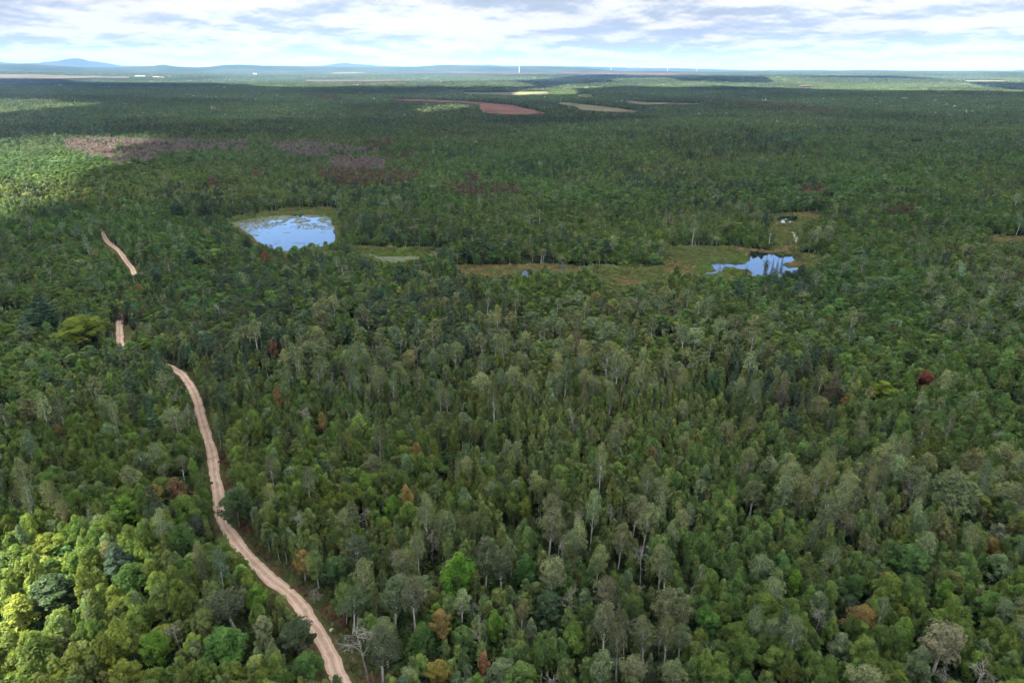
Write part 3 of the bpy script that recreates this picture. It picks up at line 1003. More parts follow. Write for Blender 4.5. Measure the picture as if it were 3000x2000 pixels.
def bare_ground(x, y):
    a, b = proj(x, y, ground(x, y))
    r = look(BARE, a, b) | look(BAREF, a, b)
    return r


# ---- named trees read off the photo: (px, py of the crown's middle, kind, crown width in photo px, height m, leaf colour or None, label)
BG = (0.075, 0.155, 0.020); YG = (0.13, 0.165, 0.03); OC = (0.185, 0.135, 0.05); DK = (0.030, 0.055, 0.026); GG = (0.055, 0.070, 0.045)
BL = (0.040, 0.072, 0.055); MD = (0.048, 0.100, 0.024); PA = (0.13, 0.15, 0.085); OL = (0.085, 0.10, 0.03); GB = (0.105, 0.114, 0.07)
RD = (0.17, 0.055, 0.045); SV = (0.10, 0.135, 0.085); WD = (0.3, 0.28, 0.26)
HERO = [
    (344, 1650, 'pine', 98, 12, BL, 'blue-green pine with feathery boughs among bright maples'),
    (157, 1742, 'maple', 116, 10, DK, 'broad dark green round tree beside the sunlit patch'),
    (451, 1905, 'maple', 76, 10, BG, 'bright green maple standing alone in shade near a dark gap'),
    (375, 1497, 'maple', 72, 9, BG, 'bright green maple above the blue-green pine'),
    (386, 1700, 'maple', 84, 9, MD, 'fresh green maple touching the blue-green pine below'),
    (451, 1458, 'birch', 56, 9, (0.16, 0.13, 0.035), 'olive-orange birch turning early beside the upper road bend'),
    (520, 1436, 'birch', 58, 9, (0.12, 0.075, 0.045), 'rusty brown birch close to the road verge'),
    (582, 1552, 'maple', 62, 9, (0.036, 0.052, 0.040), 'dark bluish round tree touching the road bend'),
    (532, 1592, 'maple', 84, 12, MD, 'tall green maple with upright plumes near the bend'),
    (371, 1990, 'maple', 80, 9, YG, 'yellow-green maple cut by the bottom edge of the view'),
    (126, 1608, 'birch', 70, 9, YG, 'sunlit yellow-green birch at the top of the bright patch'),
    (184, 1606, 'birch', 56, 9, (0.12, 0.17, 0.03), 'sunlit green birch with a pale stem in the bright patch'),
    (50, 1800, 'maple', 80, 9, YG, 'sunlit lime maple at the far edge of the bright patch'),
    (517, 1848, 'dead', 50, 11, WD, 'bare white snag poking from dark crowns'),
    (690, 1482, 'maple', 100, 12, (0.042, 0.072, 0.030), 'broad dark maple overhanging the dirt road'),
    (872, 1517, 'dead', 70, 12, WD, 'leaning dead tree with bleached crooked limbs'),
    (1074, 1506, 'dead', 46, 12, WD, 'small forked white snag above the round maple'),
    (1040, 1602, 'aspen', 76, 15, GG, 'grey aspen with a single white stem and dead top'),
    (887, 1650, 'birch', 54, 9, OC, 'ochre birch by the heath verge'),
    (661, 1898, 'maple', 120, 10, (0.055, 0.125, 0.030), 'large fresh green round maple west of the lower road'),
    (866, 1868, 'maple', 92, 9, (0.045, 0.066, 0.038), 'dark grey-green maple leaning over the lower road'),
    (757, 1750, 'maple', 62, 8, BG, 'bright green bushy maple hugging the road'),
    (676, 1757, 'aspen', 112, 12, GG, 'wide dark grey aspen with thin stems showing'),
    (772, 1864, 'birch', 64, 11, PA, 'pale yellow-green birch with silvery stem near the road'),
    (905, 1955, 'maple', 88, 8, MD, 'bushy green maple at the bottom beside the road'),
    (1067, 1868, 'dead', 118, 17, WD, 'great bleached snag spreading bare limbs near the road'),
    (1108, 1885, 'aspen', 96, 16, GG, 'grey aspen with bent white stem behind the great snag'),
    (1147, 1745, 'aspen', 92, 14, (0.070, 0.100, 0.058), 'soft grey-green aspen, tallest of its clump'),
    (1025, 1760, 'aspen', 76, 12, (0.062, 0.094, 0.048), 'dense green aspen behind the brush heap'),
    (979, 1672, 'maple', 78, 9, (0.045, 0.090, 0.035), 'dome-shaped green maple below the grey aspen'),
    (902, 1546, 'birch', 60, 12, (0.085, 0.12, 0.035), 'tall yellow-green birch beside the leaning dead tree'),
    (917, 1738, 'dead', 50, 4, WD, 'low tangle of grey dead boughs by the verge'),
    (1147, 1498, 'maple', 52, 11, BG, 'fresh green maple beside the forked white snag'),
    (1263, 1580, 'dead', 50, 12, WD, 'white dead tree with clawlike branches among maples'),
    (1342, 1692, 'maple', 98, 14, (0.062, 0.148, 0.015), 'largest vivid green maple in the middle of the wood'),
    (1296, 1830, 'birch', 62, 9, OC, 'ochre birch below the vivid green maple'),
    (1418, 1634, 'aspen', 88, 15, (0.055, 0.072, 0.042), 'dark aspen over three thin white stems'),
    (1470, 1648, 'aspen', 70, 14, (0.050, 0.066, 0.038), 'dark aspen at the end of the thin-stemmed clump'),
    (1606, 1530, 'aspen', 84, 16, GB, 'pale brown aspen with forked white stem'),
    (1622, 1478, 'aspen', 62, 15, GB, 'pale brown aspen just behind the forked one'),
    (1613, 1664, 'aspen', 84, 15, PA, 'pale green aspen with thick dead boughs inside'),
    (1667, 1626, 'dead', 44, 13, WD, 'leaning dead stem bent like an elbow'),
    (1747, 1640, 'aspen', 58, 14, (0.125, 0.155, 0.075), 'pale lime aspen with plumed top'),
    (1772, 1805, 'aspen', 72, 18, GB, 'tall thin aspen on the longest bare white stem'),
    (1766, 1722, 'aspen', 84, 14, (0.085, 0.085, 0.06), 'grey haze-like aspen behind the tall thin one'),
    (1786, 1506, 'dead', 36, 13, WD, 'upright white snag with short stubs'),
    (1449, 1836, 'maple', 58, 9, BG, 'bright green narrow maple between ochre and olive birches'),
    (1361, 1875, 'maple', 64, 8, (0.07, 0.125, 0.04), 'mid-green maple just below the ochre birch'),
    (1231, 1876, 'maple', 72, 9, MD, 'green maple under two white aspen stems'),
    (1418, 1960, 'birch', 42, 9, (0.17, 0.09, 0.045), 'rust orange birch near the bottom edge'),
    (1284, 1978, 'maple', 72, 8, (0.17, 0.15, 0.04), 'mustard yellow maple at the bottom edge'),
    (1208, 1728, 'aspen', 76, 17, (0.085, 0.092, 0.062), 'grey aspen on two long pale stems'),
    (1525, 1786, 'aspen', 42, 11, (0.12, 0.12, 0.055), 'small yellowish aspen on a thin stem'),
    (1464, 1980, 'maple', 84, 9, SV, 'silvery green maple at the bottom edge'),
    (1606, 1792, 'maple', 94, 10, (0.034, 0.062, 0.032), 'broad dark green maple in the hollow'),
    (1541, 1672, 'maple', 66, 10, (0.042, 0.105, 0.025), 'green maple beside the dark gap'),
    (1391, 1778, 'dead', 40, 9, WD, 'small curled dead tree in shadow'),
    (1815, 1580, 'aspen', 62, 15, GB, 'brownish aspen beside two taller grey ones'),
    (1857, 1492, 'aspen', 58, 15, GB, 'thin brown aspen above the pinkish snag'),
    (1888, 1522, 'aspen', 72, 16, PA, 'pale aspen directly behind the pinkish snag'),
    (1884, 1630, 'dead', 60, 15, (0.3, 0.26, 0.25), 'pinkish dead tree with a fan of bare twigs'),
    (1942, 1775, 'aspen', 88, 15, (0.095, 0.105, 0.06), 'wide pale aspen, the broadest crown of the southern clump'),
    (1896, 1856, 'aspen', 66, 15, GB, 'brown aspen with knobbly white stem near the bottom'),
    (1957, 1845, 'aspen', 56, 16, (0.085, 0.095, 0.05), 'slim aspen with drooping dead limb'),
    (1991, 1788, 'aspen', 54, 15, GB, 'half-dead aspen with bare twigs on one side'),
    (1865, 1948, 'aspen', 82, 11, (0.12, 0.135, 0.085), 'pale round aspen at the bottom edge'),
    (1984, 1982, 'aspen', 76, 10, (0.105, 0.135, 0.075), 'pale green aspen cut by the bottom edge'),
    (1815, 1882, 'aspen', 54, 15, (0.08, 0.088, 0.055), 'grey narrow aspen above paired stems'),
    (2075, 1828, 'maple', 74, 10, (0.05, 0.12, 0.025), 'bright maple east of the aspen clump'),
    (2393, 1812, 'dead', 40, 11, WD, 'broken white trunk with one bent arm'),
    (2206, 1450, 'aspen', 76, 12, (0.075, 0.090, 0.05), 'umbrella-shaped aspen with a short white stem'),
    (2052, 1445, 'maple', 54, 10, SV, 'silvery topped maple north of the aspen clump'),
    (2324, 1722, 'maple', 46, 10, BG, 'bright narrow maple above the broken white trunk'),
    (2255, 1940, 'birch', 60, 9, (0.09, 0.14, 0.03), 'lime green birch near the bottom edge'),
    (2775, 1420, 'aspen', 124, 17, (0.075, 0.10, 0.05), 'big leaning aspen with a thick white trunk'),
    (2649, 1490, 'dead', 22, 8, (0.3, 0.22, 0.18), 'short broken trunk, orange at the base'),
    (2488, 1530, 'aspen', 72, 13, (0.095, 0.098, 0.06), 'grey round aspen with a slanting white stem'),
    (2660, 1650, 'maple', 96, 12, (0.05, 0.105, 0.035), 'big green maple with pale upper plumes'),
    (2764, 1860, 'aspen', 112, 15, (0.135, 0.130, 0.095), 'wide greyish brown thinning tree'),
    (2764, 1748, 'maple', 48, 10, BG, 'bright green maple above the thinning tree'),
    (2894, 1780, 'maple', 66, 10, (0.065, 0.13, 0.03), 'bright maple with upright plumes east of the thinning tree'),
    (2863, 1968, 'dead', 80, 11, WD, 'bare white branching snag at the bottom corner'),
    (2756, 1984, 'dead', 70, 9, (0.3, 0.2, 0.17), 'reddish dead tree at the bottom edge'),
    (2488, 1786, 'maple', 62, 8, DK, 'dark green round maple with small leaves'),
    (2507, 1728, 'maple', 66, 9, (0.04, 0.085, 0.022), 'dense green dome just above the dark round maple'),
    (2461, 1905, 'maple', 62, 9, SV, 'silvery maple near the bottom edge'),
    (2771, 1568, 'birch', 50, 11, (0.13, 0.135, 0.06), 'yellowish birch standing over the small clearing'),
    (2924, 1572, 'maple', 48, 9, (0.12, 0.14, 0.10), 'white-leaved maple beside the small clearing'),
    (2511, 1470, 'aspen', 56, 14, GB, 'brown aspen with two thin white stems'),
    (2882, 1506, 'birch', 60, 11, OL, 'olive birch with several grey stems'),
    (2901, 1610, 'maple', 52, 8, (0.15, 0.10, 0.03), 'orange-olive maple on the clearing edge'),
    (2985, 1545, 'maple', 56, 10, (0.12, 0.15, 0.05), 'pale lime maple at the far edge of the view'),
    (2710, 1114, 'maple', 46, 9, RD, 'only crimson maple, small and round'),
    (2585, 1148, 'maple', 72, 10, (0.12, 0.17, 0.02), 'lime yellow maple beside the crimson one'),
    (2090, 1116, 'pine', 60, 13, (0.05, 0.11, 0.06), 'green pine with a bleached dead side'),
    (800, 1022, 'maple', 30, 10, (0.14, 0.075, 0.055), 'small brick-red maple high in the green wood'),
    (945, 1242, 'birch', 38, 10, (0.15, 0.12, 0.035), 'ochre birch in the middle of dark maples'),
    (232, 968, 'maple', 125, 13, (0.11, 0.15, 0.022), 'very wide yellow-green maple beside the hidden road'),
    (125, 915, 'pine', 92, 22, (0.030, 0.062, 0.044), 'tallest dark pine, standing above the western wood'),
    (600, 610, 'pine', 52, 20, (0.030, 0.058, 0.046), 'dark pine on the shore side of the pine cluster'),
    (520, 612, 'pine', 52, 19, (0.032, 0.060, 0.046), 'dark pine west of the big pond'),
    (2243, 642, 'pine', 36, 19, (0.032, 0.066, 0.052), 'blue-green pine beside the rapids'),
    (2108, 795, 'deadfir', 24, 12, (0.2, 0.18, 0.17), 'silver-grey dead fir by the marsh pond'),
    (1640, 955, 'aspen', 40, 15, PA, 'pale aspen in the distant aspen belt'),
    (2150, 945, 'aspen', 50, 14, (0.09, 0.105, 0.055), 'flat-topped aspen above a straight stem in the belt'),
    (775, 755, 'birch', 28, 10, (0.20, 0.09, 0.05), 'rust red birch below the big pond'),
    (2440, 1140, 'deadfir', 80, 14, (0.085, 0.075, 0.055), 'greyish brown spruce with tiered boughs'),
    (2290, 1160, 'deadfir', 70, 15, (0.09, 0.085, 0.065), 'grey-tinged spruce, taller of the brown conifers'),
    (2360, 1085, 'spruce', 64, 15, (0.06, 0.078, 0.045), 'olive spruce behind the grey-tinged one'),
    (2276, 786, 'spruce', 15, 12, None, 'pointed spruce in front of the marsh pond'),
    (2243, 790, 'spruce', 17, 12, None, 'first of the pointed spruces breaking the pond line'),
    (2263, 784, 'spruce', 15, 13, None, 'tallest pointed spruce over the marsh pond'),
    (2290, 778, 'spruce', 15, 13, None, 'spruce with a thin top over the marsh pond'),
    (2186, 800, 'spruce', 14, 10, None, 'small spruce at the narrow end of the marsh pond'),
    (728, 712, 'pine', 40, 11, (0.030, 0.055, 0.040), 'dark pine poking above the near shore of the big pond'),
]
KIND_LABEL = {'birch': 'birch', 'maple': 'maple', 'aspen': 'aspen', 'pine': 'pine', 'spruce': 'spruce', 'dead': 'dead tree', 'deadfir': 'thinning conifer'}
NAME = {'birch': 'birch_tree', 'maple': 'maple_tree', 'aspen': 'aspen_tree', 'pine': 'pine_tree', 'spruce': 'spruce_tree', 'dead': 'dead_tree', 'deadfir': 'dying_fir_tree'}
GROUP = {'birch': 'birches of the wood', 'maple': 'maples of the wood', 'aspen': 'aspens of the wood', 'pine': 'pines of the wood',
         'spruce': 'spruces of the wood', 'dead': 'bare dead trees in the wood', 'deadfir': 'thinning conifers in the wood'}


def plant(kd, x, y, h, wid, tint, rz, label, var, tilt=(0, 0)):
    """one tree : an Empty at the foot, trunk and crown under it"""
    e = bpy.data.objects.new(NAME[kd], None); COL.objects.link(e)
    e.empty_display_size = 0.5
    e.location = (x, y, float(ground(x, y)) - 0.05)
    e.rotation_euler = (tilt[0], tilt[1], rz)
    s = h / BASEH[kd]; sw = wid / CRW[kd]
    q_ = random.uniform(0.84, 1.16)
    e.scale = (sw * q_, sw / q_, s)
    e['label'] = label; e['category'] = 'tree'; e['group'] = GROUP[kd]
    tm, cm = PARTS[kd, var]
    a = bpy.data.objects.new('trunk', tm); a.parent = e; COL.objects.link(a)
    b = bpy.data.objects.new('crown' if kd != 'dead' else 'branches', cm); b.parent = e; COL.objects.link(b)
    b['tint'] = [float(q) for q in tint]; a['tint'] = [0.2, 0.2, 0.2]
    return e


CZ = {'birch': 0.6, 'maple': 0.58, 'aspen': 0.77, 'pine': 0.55, 'spruce': 0.5, 'dead': 0.75, 'deadfir': 0.5}
trees = []          # image record for labels: (px, py, label)
hero_xy = []
for k, (px, py, kd, wpx, h, tint, lab) in enumerate(HERO):
    if tint is not None: tint = (tint[0], tint[1], tint[2] * 0.8)
    h *= 0.86
    x, y = at(px, py, h * CZ[kd])
    dep = math.hypot(math.hypot(x, y), CAM_H - h * 0.6)
    wid = wpx / F * dep / 2 * 0.98
    if tint is None: tint = np.array(TINT[kd]) * 0.95
    v_ = (k * 5 + 1) % NVAR[kd]
    tl = (0, 0)
    if 'leaning' in lab and kd in ('dead', 'aspen'): tl = (R(4), R(14 if px < 1000 else 20))
    plant(kd, x, y, h, wid, tint, RS.uniform(0, 6.28), lab, v_, tl)
    hero_xy.append((x, y, wid)); trees.append((px, py, lab, kd))
hero_xy = np.array(hero_xy)

# ---- the near wood
rs = np.random.RandomState(11)
x, y = jitter_grid(-150, 150, 62, 196, 2.35, rs, 0.48)
x2, y2 = jitter_grid(-420, 420, 196, 520, 3.15, rs, 0.48)
xa = np.concatenate([x, x2]); ya = np.concatenate([y, y2])
m = in_view(xa, ya, 1.2)
xa, ya = xa[m], ya[m]
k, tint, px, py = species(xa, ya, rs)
# sizes
hh = np.array([BASEH[a] for a in KINDS])[k] * np.clip(np.exp(rs.normal(0, 0.17, len(xa))), 0.55, 1.45) * 0.95
hh *= 0.90 + 0.25 * vnoise(xa, ya, 70, 21)
ww = np.array([CRW[a] for a in KINDS])[k] * np.clip(np.exp(rs.normal(0, 0.24, len(xa))), 0.55, 1.8)
fd = sstep(180, 240, ya)
ww *= 1 + 0.34 * fd; hh *= 1 - 0.10 * fd
mm = look(M_MAP, px, py) & (k == 1); ww = np.where(mm, ww * 1.04, ww)
# thin out the hollow in front of the aspens and the little clearing
thin = (look(raster([[(1050, 1560), (2000, 1560), (2050, 2100), (1000, 2100)]]), px, py) & (rs.rand(len(xa)) < 0.30)) | look(raster([[(2860, 1610), (2990, 1630), (2985, 1700), (2880, 1680)]]), px, py)
keep = ~thin
rd, side = road_dist(xa, ya)
low = ya < 165
keep &= ~(rd < np.where(low, 2.2 + 0.5 * (side > 0) * (2.4 + 2.5 * vnoise(xa, ya, 14, 22)), np.where(ya < 235, 2.4, 2.0)))
keep &= ~bare_ground(xa, ya)
gap = vnoise(xa, ya, 17, 23); keep &= ~((gap > 0.80) & (rs.rand(len(xa)) < 0.8))
ds = np.full(len(xa), 1e9)
for hx, hy, hw in hero_xy:
    ds = np.minimum(ds, np.hypot(xa - hx, ya - hy) - 0.62 * hw)
keep &= ds > 0.72 * ww
edge = bare_ground(xa + 6, ya) | bare_ground(xa - 6, ya) | bare_ground(xa, ya + 9) | bare_ground(xa, ya - 9)
hh = np.where(edge, hh * rs.uniform(0.4, 1.0, len(xa)), hh)
keep &= ~blocked(xa, ya, hh, ww)
px0, py0 = at(1541, 798)
keep &= ~((ya > py0) & (ya < py0 + 30) & (np.abs(xa - px0 * ya / py0) < 3.2))
# nothing ordinary may hide a named tree's crown : drop trees standing right in front of one
for (hpx, hpy, kd, wpx, h, *_), (hx, hy, hw) in zip(HERO, hero_xy):
    near = (np.abs(xa - hx * ya / hy) < hw * 0.7 + ww * 0.6) & (ya < hy) & (ya > hy - (9 if hy < 180 else 24))
    _, tp = proj(xa, ya, hh * 1.0)
    keep &= ~(near & (tp < hpy + wpx * 0.30))
sel = lambda *a: [q[keep] for q in a]
xa, ya, k, tint, px, py, hh, ww = sel(xa, ya, k, tint, px, py, hh, ww)
rot = rs.uniform(0, 6.28, len(xa))
cy = proj(xa, ya, hh * 0.62)
show = (cy[0] > -25) & (cy[0] < 3025) & (cy[1] < 2035)
dist = np.hypot(np.hypot(xa, ya), 90.0)
size_px = ww * np.sqrt(hh) / dist
indiv = np.zeros(len(xa), bool)
LIMIT = {'birch': 270, 'maple': 270, 'aspen': 110, 'pine': 40, 'spruce': 60, 'dead': 45, 'deadfir': 0}
for a, kd in enumerate(KINDS):
    c = np.where((k == a) & show & (dist < 235))[0]
    c = c[np.argsort(-size_px[c])][:LIMIT[kd]]
    indiv[c] = True

# ---- words for each tree : colour, kind, size and where it stands from the nearest named tree
COLW = [((0.046, 0.092, 0.024), 'green'), ((0.074, 0.096, 0.036), 'olive'), ((0.03, 0.06, 0.03), 'dark green'), ((0.085, 0.15, 0.022), 'lime green'),
        ((0.105, 0.122, 0.075), 'grey-green'), ((0.17, 0.12, 0.035), 'ochre'), ((0.10, 0.12, 0.045), 'yellow-green'), ((0.08, 0.10, 0.07), 'silvery green'),
        ((0.034, 0.06, 0.044), 'blue-green'), ((0.11, 0.09, 0.05), 'brownish')]
STOPS = ('with', 'of', 'by', 'in', 'on', 'beside', 'above', 'below', 'behind', 'between', 'under', 'over', 'near', 'among', 'standing', 'hugging', 'touching', 'leaning',
         'spreading', 'poking', 'cut', 'turning', 'close', 'at', 'west', 'east', 'north', 'breaking', 'overhanging', 'just', 'directly')
CL = [q[2].split(',')[0].split() for q in trees]
LM, SHORT = [], []
for i_, (a, b, c, _) in enumerate(trees):
    wd = CL[i_]
    for L_ in [j for j in range(2, len(wd)) if wd[j] in STOPS and wd[j - 1] not in STOPS + ('the', 'a')] + [len(wd)]:
        if sum(t[:L_] == wd[:L_] for t in CL) == 1: break
    if L_ <= 8:
        LM.append((a, b, c)); SHORT.append(' '.join(wd[:L_]))
DIRS = ['right of', 'above-right of', 'above', 'above-left of', 'left of', 'below-left of', 'below', 'below-right of']
ORD = ['nearest', 'second', 'third', 'fourth', 'fifth', 'sixth', 'seventh', 'eighth', 'ninth', 'tenth', 'eleventh', 'twelfth', 'thirteenth', 'fourteenth', 'fifteenth', 'sixteenth']
ids = np.where(indiv)[0]
lmx = np.array([q[0] for q in LM]); lmy = np.array([q[1] for q in LM])
cell = {}
for q in ids:
    d = np.hypot(lmx - cy[0][q], lmy - cy[1][q]); n_ = int(np.argmin(d))
    ang = math.atan2(-(cy[1][q] - lmy[n_]), cy[0][q] - lmx[n_])
    s = int(round(ang / (math.pi / 4))) % 8
    cell.setdefault((n_, s, int(k[q])), []).append((float(d[n_]), q))
LAB = {}


shorts = SHORT
for (n_, s, kk), lst in cell.items():
    lst.sort()
    for r_i, (dd, q) in enumerate(lst):
        cw = COLW[int(np.argmin([sum((math.log(max(t1, 1e-3) / t2)) ** 2 for t1, t2 in zip(tint[q], c[0])) for c in COLW]))][1]
        kd = KINDS[kk]
        cwd = 'bare' if kd == 'dead' else cw
        LAB[q] = '%s %s, %s %s %s the %s' % (cwd, KIND_LABEL[kd], ORD[min(r_i, 15)], KIND_LABEL[kd].split()[-1] if False else 'one', DIRS[s], shorts[n_])
for q in ids:
    kd = KINDS[k[q]]
    wd = LAB[q].split()
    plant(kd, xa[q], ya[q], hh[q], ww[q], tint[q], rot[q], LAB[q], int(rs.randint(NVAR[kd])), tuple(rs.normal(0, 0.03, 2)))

rest = ~indiv
near_ = rest & (dist < 230)
idx_map = {}
SRC0, SRC1, SRC2 = [], [], []
off = {0: {}, 1: {}, 2: {}}
for lod, src in ((0, SRC0), (1, SRC1), (2, SRC2)):
    for kd in KINDS:
        off[lod][kd] = len(src)
        nv = NVAR[kd] if lod < 2 else min(NVAR[kd], 4)
        src += [WHOLE[kd, v_, lod] for v_ in range(nv)]


def indices(kk, lod, rs):
    o = np.array([off[lod][a] for a in KINDS])[kk]
    nv = np.array([NVAR[a] if lod < 2 else min(NVAR[a], 4) for a in KINDS])[kk]
    return o + (rs.rand(len(kk)) * nv).astype(int)


def wood(name, lod, src, x, y, kk, h, w_, t, rz, rs, label):
    sw = w_ / np.array([CRW[a] for a in KINDS])[kk] * 1.0; q_ = rs.uniform(0.82, 1.18, len(x)); sh = h / np.array([BASEH[a] for a in KINDS])[kk]
    P = np.column_stack([x, y, ground(x, y) - 0.05])
    return scatter(name, src, P, indices(kk, lod, rs), np.column_stack([sw * q_, sw / q_, sh]), rz, t, tilt=rs.normal(0, 0.03, (len(x), 2)), label=label)


s = near_
wood('surrounding_forest', 0, SRC0, xa[s], ya[s], k[s], hh[s], ww[s], tint[s], rot[s], rs, 'mixed green trees filling the wood between the single trees')
s = rest & ~near_
wood('middle_forest', 1, SRC1, xa[s], ya[s], k[s], hh[s], ww[s], tint[s], rot[s], rs, 'mixed green wood around the ponds and the hidden road')

# ---- the far wood, one tree at a time to 1.6 km, then whole patches of canopy
x, y = jitter_grid(-1600, 1600, 520, 1600, 4.3, rs, 0.48)
m = in_view(x, y, 1.12); x, y = x[m], y[m]
kf, tf_, pxf, pyf = species(x, y, rs)
h = np.array([BASEH[a] for a in KINDS])[kf] * np.clip(np.exp(rs.normal(0, 0.12, len(x))), 0.6, 1.5) * (0.80 + 0.3 * vnoise(x, y, 160, 24))
h = np.where(kf == 2, h * 0.8, h)
w2 = np.array([CRW[a] for a in KINDS])[kf] * np.exp(rs.normal(0, 0.22, len(x))) * 1.62
m = ~bare_ground(x, y) & ~blocked(x, y, h, w2)
wood('distant_forest', 2, SRC2, x[m], y[m], kf[m], h[m], w2[m], tf_[m], rs.uniform(0, 6.28, m.sum()), rs, 'mixed wood stretching beyond the ponds')


def patches(name, src, x0, y0, y1, sp_c, rs, sc, label):
    x, y = jitter_grid(-x0, x0, y0, y1, sp_c, rs, 0.45)
    m = in_view(x, y, 1.06); x, y = x[m], y[m]
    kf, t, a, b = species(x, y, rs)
    m = ~bare_ground(x, y) & ~blocked(x, y, np.full(len(x), 10.5), np.full(len(x), sp_c * 0.5)); x, y, kf, t = x[m], y[m], kf[m], t[m]
    con = (kf == 3) | (kf == 4)
    # neighbouring patches share their tone more than single trees do
    t = (t * 0.75 + t.mean(0) * 0.25) * (1 - 0.25 * sstep(2500, 4500, np.hypot(x, y)))[:, None]  # far patches also darkened: canopy self-shadow put into the leaf colour
    idx = np.where(con, 6 + (rs.rand(len(x)) * 4).astype(int), (rs.rand(len(x)) * 6).astype(int))
    s = np.exp(rs.normal(0, 0.12, len(x)))
    sc3 = np.column_stack([s * sc, s * sc, np.exp(rs.normal(0, 0.14, len(x)))])
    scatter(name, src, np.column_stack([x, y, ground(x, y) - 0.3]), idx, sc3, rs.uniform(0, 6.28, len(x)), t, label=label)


patches('remote_forest', PATCH3, 3100, 1600, 3600, 7.6, rs, 1.0, 'dark wooded plain in cloud shade')
patches('horizon_forest', PATCH4, 7000, 3600, 8600, 17.5, rs, 1.15, 'wooded plain below the skyline')

# ---- low growth : under the near trees, on the verges and in the marshes
x, y = jitter_grid(-150, 150, 62, 215, 1.5, rs, 0.5)
m = in_view(x, y, 1.15); x, y = x[m], y[m]
rd, side = road_dist(x, y)
m = (rd > 4.0) & (rs.rand(len(x)) < np.where(rd < 7.5, 0.45, 0.8)); x, y, rd = x[m], y[m], rd[m]
n = len(x)
t = np.array([0.040, 0.070, 0.018]) * np.exp(rs.normal(0, 0.28, (n, 1))) * (1 + rs.normal(0, 0.12, (n, 3)))
vg = rd < 7.5
t[vg] = np.where(rs.rand(vg.sum(), 1) < 0.5, np.array([[0.11, 0.065, 0.035]]), np.array([[0.065, 0.085, 0.025]])) * np.exp(rs.normal(0, 0.2, (vg.sum(), 1)))
s = np.exp(rs.normal(0, 0.3, n)) * np.where(vg, 0.45, 1.15)
idx = np.where(vg & (rs.rand(n) < 0.6), 5 + (rs.rand(n) * 3).astype(int), (rs.rand(n) * 5).astype(int))
vx, vy = jitter_grid(-140, 40, 62, 260, 0.8, rs, 0.5)
rv, sv = road_dist(vx, vy)
m = (rv > 1.45) & (rv < 8.0) & (rs.rand(len(vx)) < np.where(rv < 2.0, 0.35, 0.85)); vx, vy, rv, sv = vx[m], vy[m], rv[m], sv[m]
nv = len(vx)
rust = vnoise(vx, vy, 7, 61) * 0.6 + vnoise(vx, vy, 2.5, 62) * 0.4
tv_ = np.where((rust > np.where(sv > 0, 0.52, 0.66))[:, None], np.array([[0.115, 0.066, 0.040]]), np.array([[0.068, 0.092, 0.028]])) * np.exp(rs.normal(0, 0.22, (nv, 1)))
s_v = np.exp(rs.normal(0, 0.3, nv)) * np.where(rv < 2.3, 0.22, 0.48)
x = np.concatenate([x, vx]); y = np.concatenate([y, vy]); t = np.concatenate([t, tv_]); s = np.concatenate([s, s_v])
idx = np.concatenate([idx, np.where(rs.rand(nv) < 0.5, 5 + (rs.rand(nv) * 3).astype(int), (rs.rand(nv) * 5).astype(int))])
vg = np.concatenate([vg, np.ones(nv, bool)]); n = len(x)
scatter('undergrowth', SHRUBS, np.column_stack([x, y, np.zeros(n)]), idx, np.column_stack([s, s, s * np.where(vg, 0.7, 1)]), rs.uniform(0, 6.28, n), np.clip(t, 0.01, 1),
        label='leafy undergrowth below the trees and along the verges')
MM = raster(MARSH); MW = raster([POND_A, POND_B, POND_C, POND_D, POND_E, POND_F])
x, y = jitter_grid(-260, 420, 300, 590, 1.1, rs, 0.5)
a, b = proj(x, y, 0.0)
sd = np.full(len(x), 1e9)
for q in sp_[::3]: sd = np.minimum(sd, np.hypot(x - q[0], y - q[1]))
m = look(MM, a, b) & ~look(MW, a, b) & (sd > 1.3); x, y = x[m], y[m]
rd, side = road_dist(x, y); m = rd > 4; x, y = x[m], y[m]
n = len(x); a, b = proj(x, y, 0.0)
gr = vnoise(x, y, 16, 31) * 0.6 + vnoise(x, y, 5, 32) * 0.4
near_w = look(raster([[(2040, 765), (2215, 735), (2215, 780), (2120, 815), (2040, 812)], [(1040, 735), (1200, 735), (1260, 750), (1160, 770)], [(680, 640), (980, 618), (990, 640), (700, 660)]]), a, b)
t = np.where((gr < 0.60)[:, None], np.array([[0.110, 0.135, 0.042]]), np.array([[0.175, 0.140, 0.062]]))
t = np.where((near_w & (rs.rand(n) < 0.6))[:, None], np.array([[0.085, 0.15, 0.028]]), t) * np.exp(rs.normal(0, 0.2, (n, 1)))
shore = look(raster([[(q[0] + ox_, q[1] + oy_) for q in pp] for pp in (POND_A, POND_B, POND_E, POND_C, POND_D) for ox_, oy_ in ((8, 0), (-8, 0), (0, 3), (0, -3))]), a, b)
bush = (gr < 0.40) & ~look(KEEP, *proj(x, y, 2.0))
s = np.where(bush, 1.5, np.where(shore, 0.95, 0.8)) * np.exp(rs.normal(0, 0.25, n))
idx = np.where(bush | (rs.rand(n) < 0.4), (rs.rand(n) * 5).astype(int), 5 + (rs.rand(n) * 3).astype(int))
scatter('marsh_vegetation', SHRUBS, np.column_stack([x, y, np.zeros(n)]), idx, np.column_stack([s, s, s * 0.62]), rs.uniform(0, 6.28, n), t,
        label='rusty and green sedges and low bushes round the ponds')


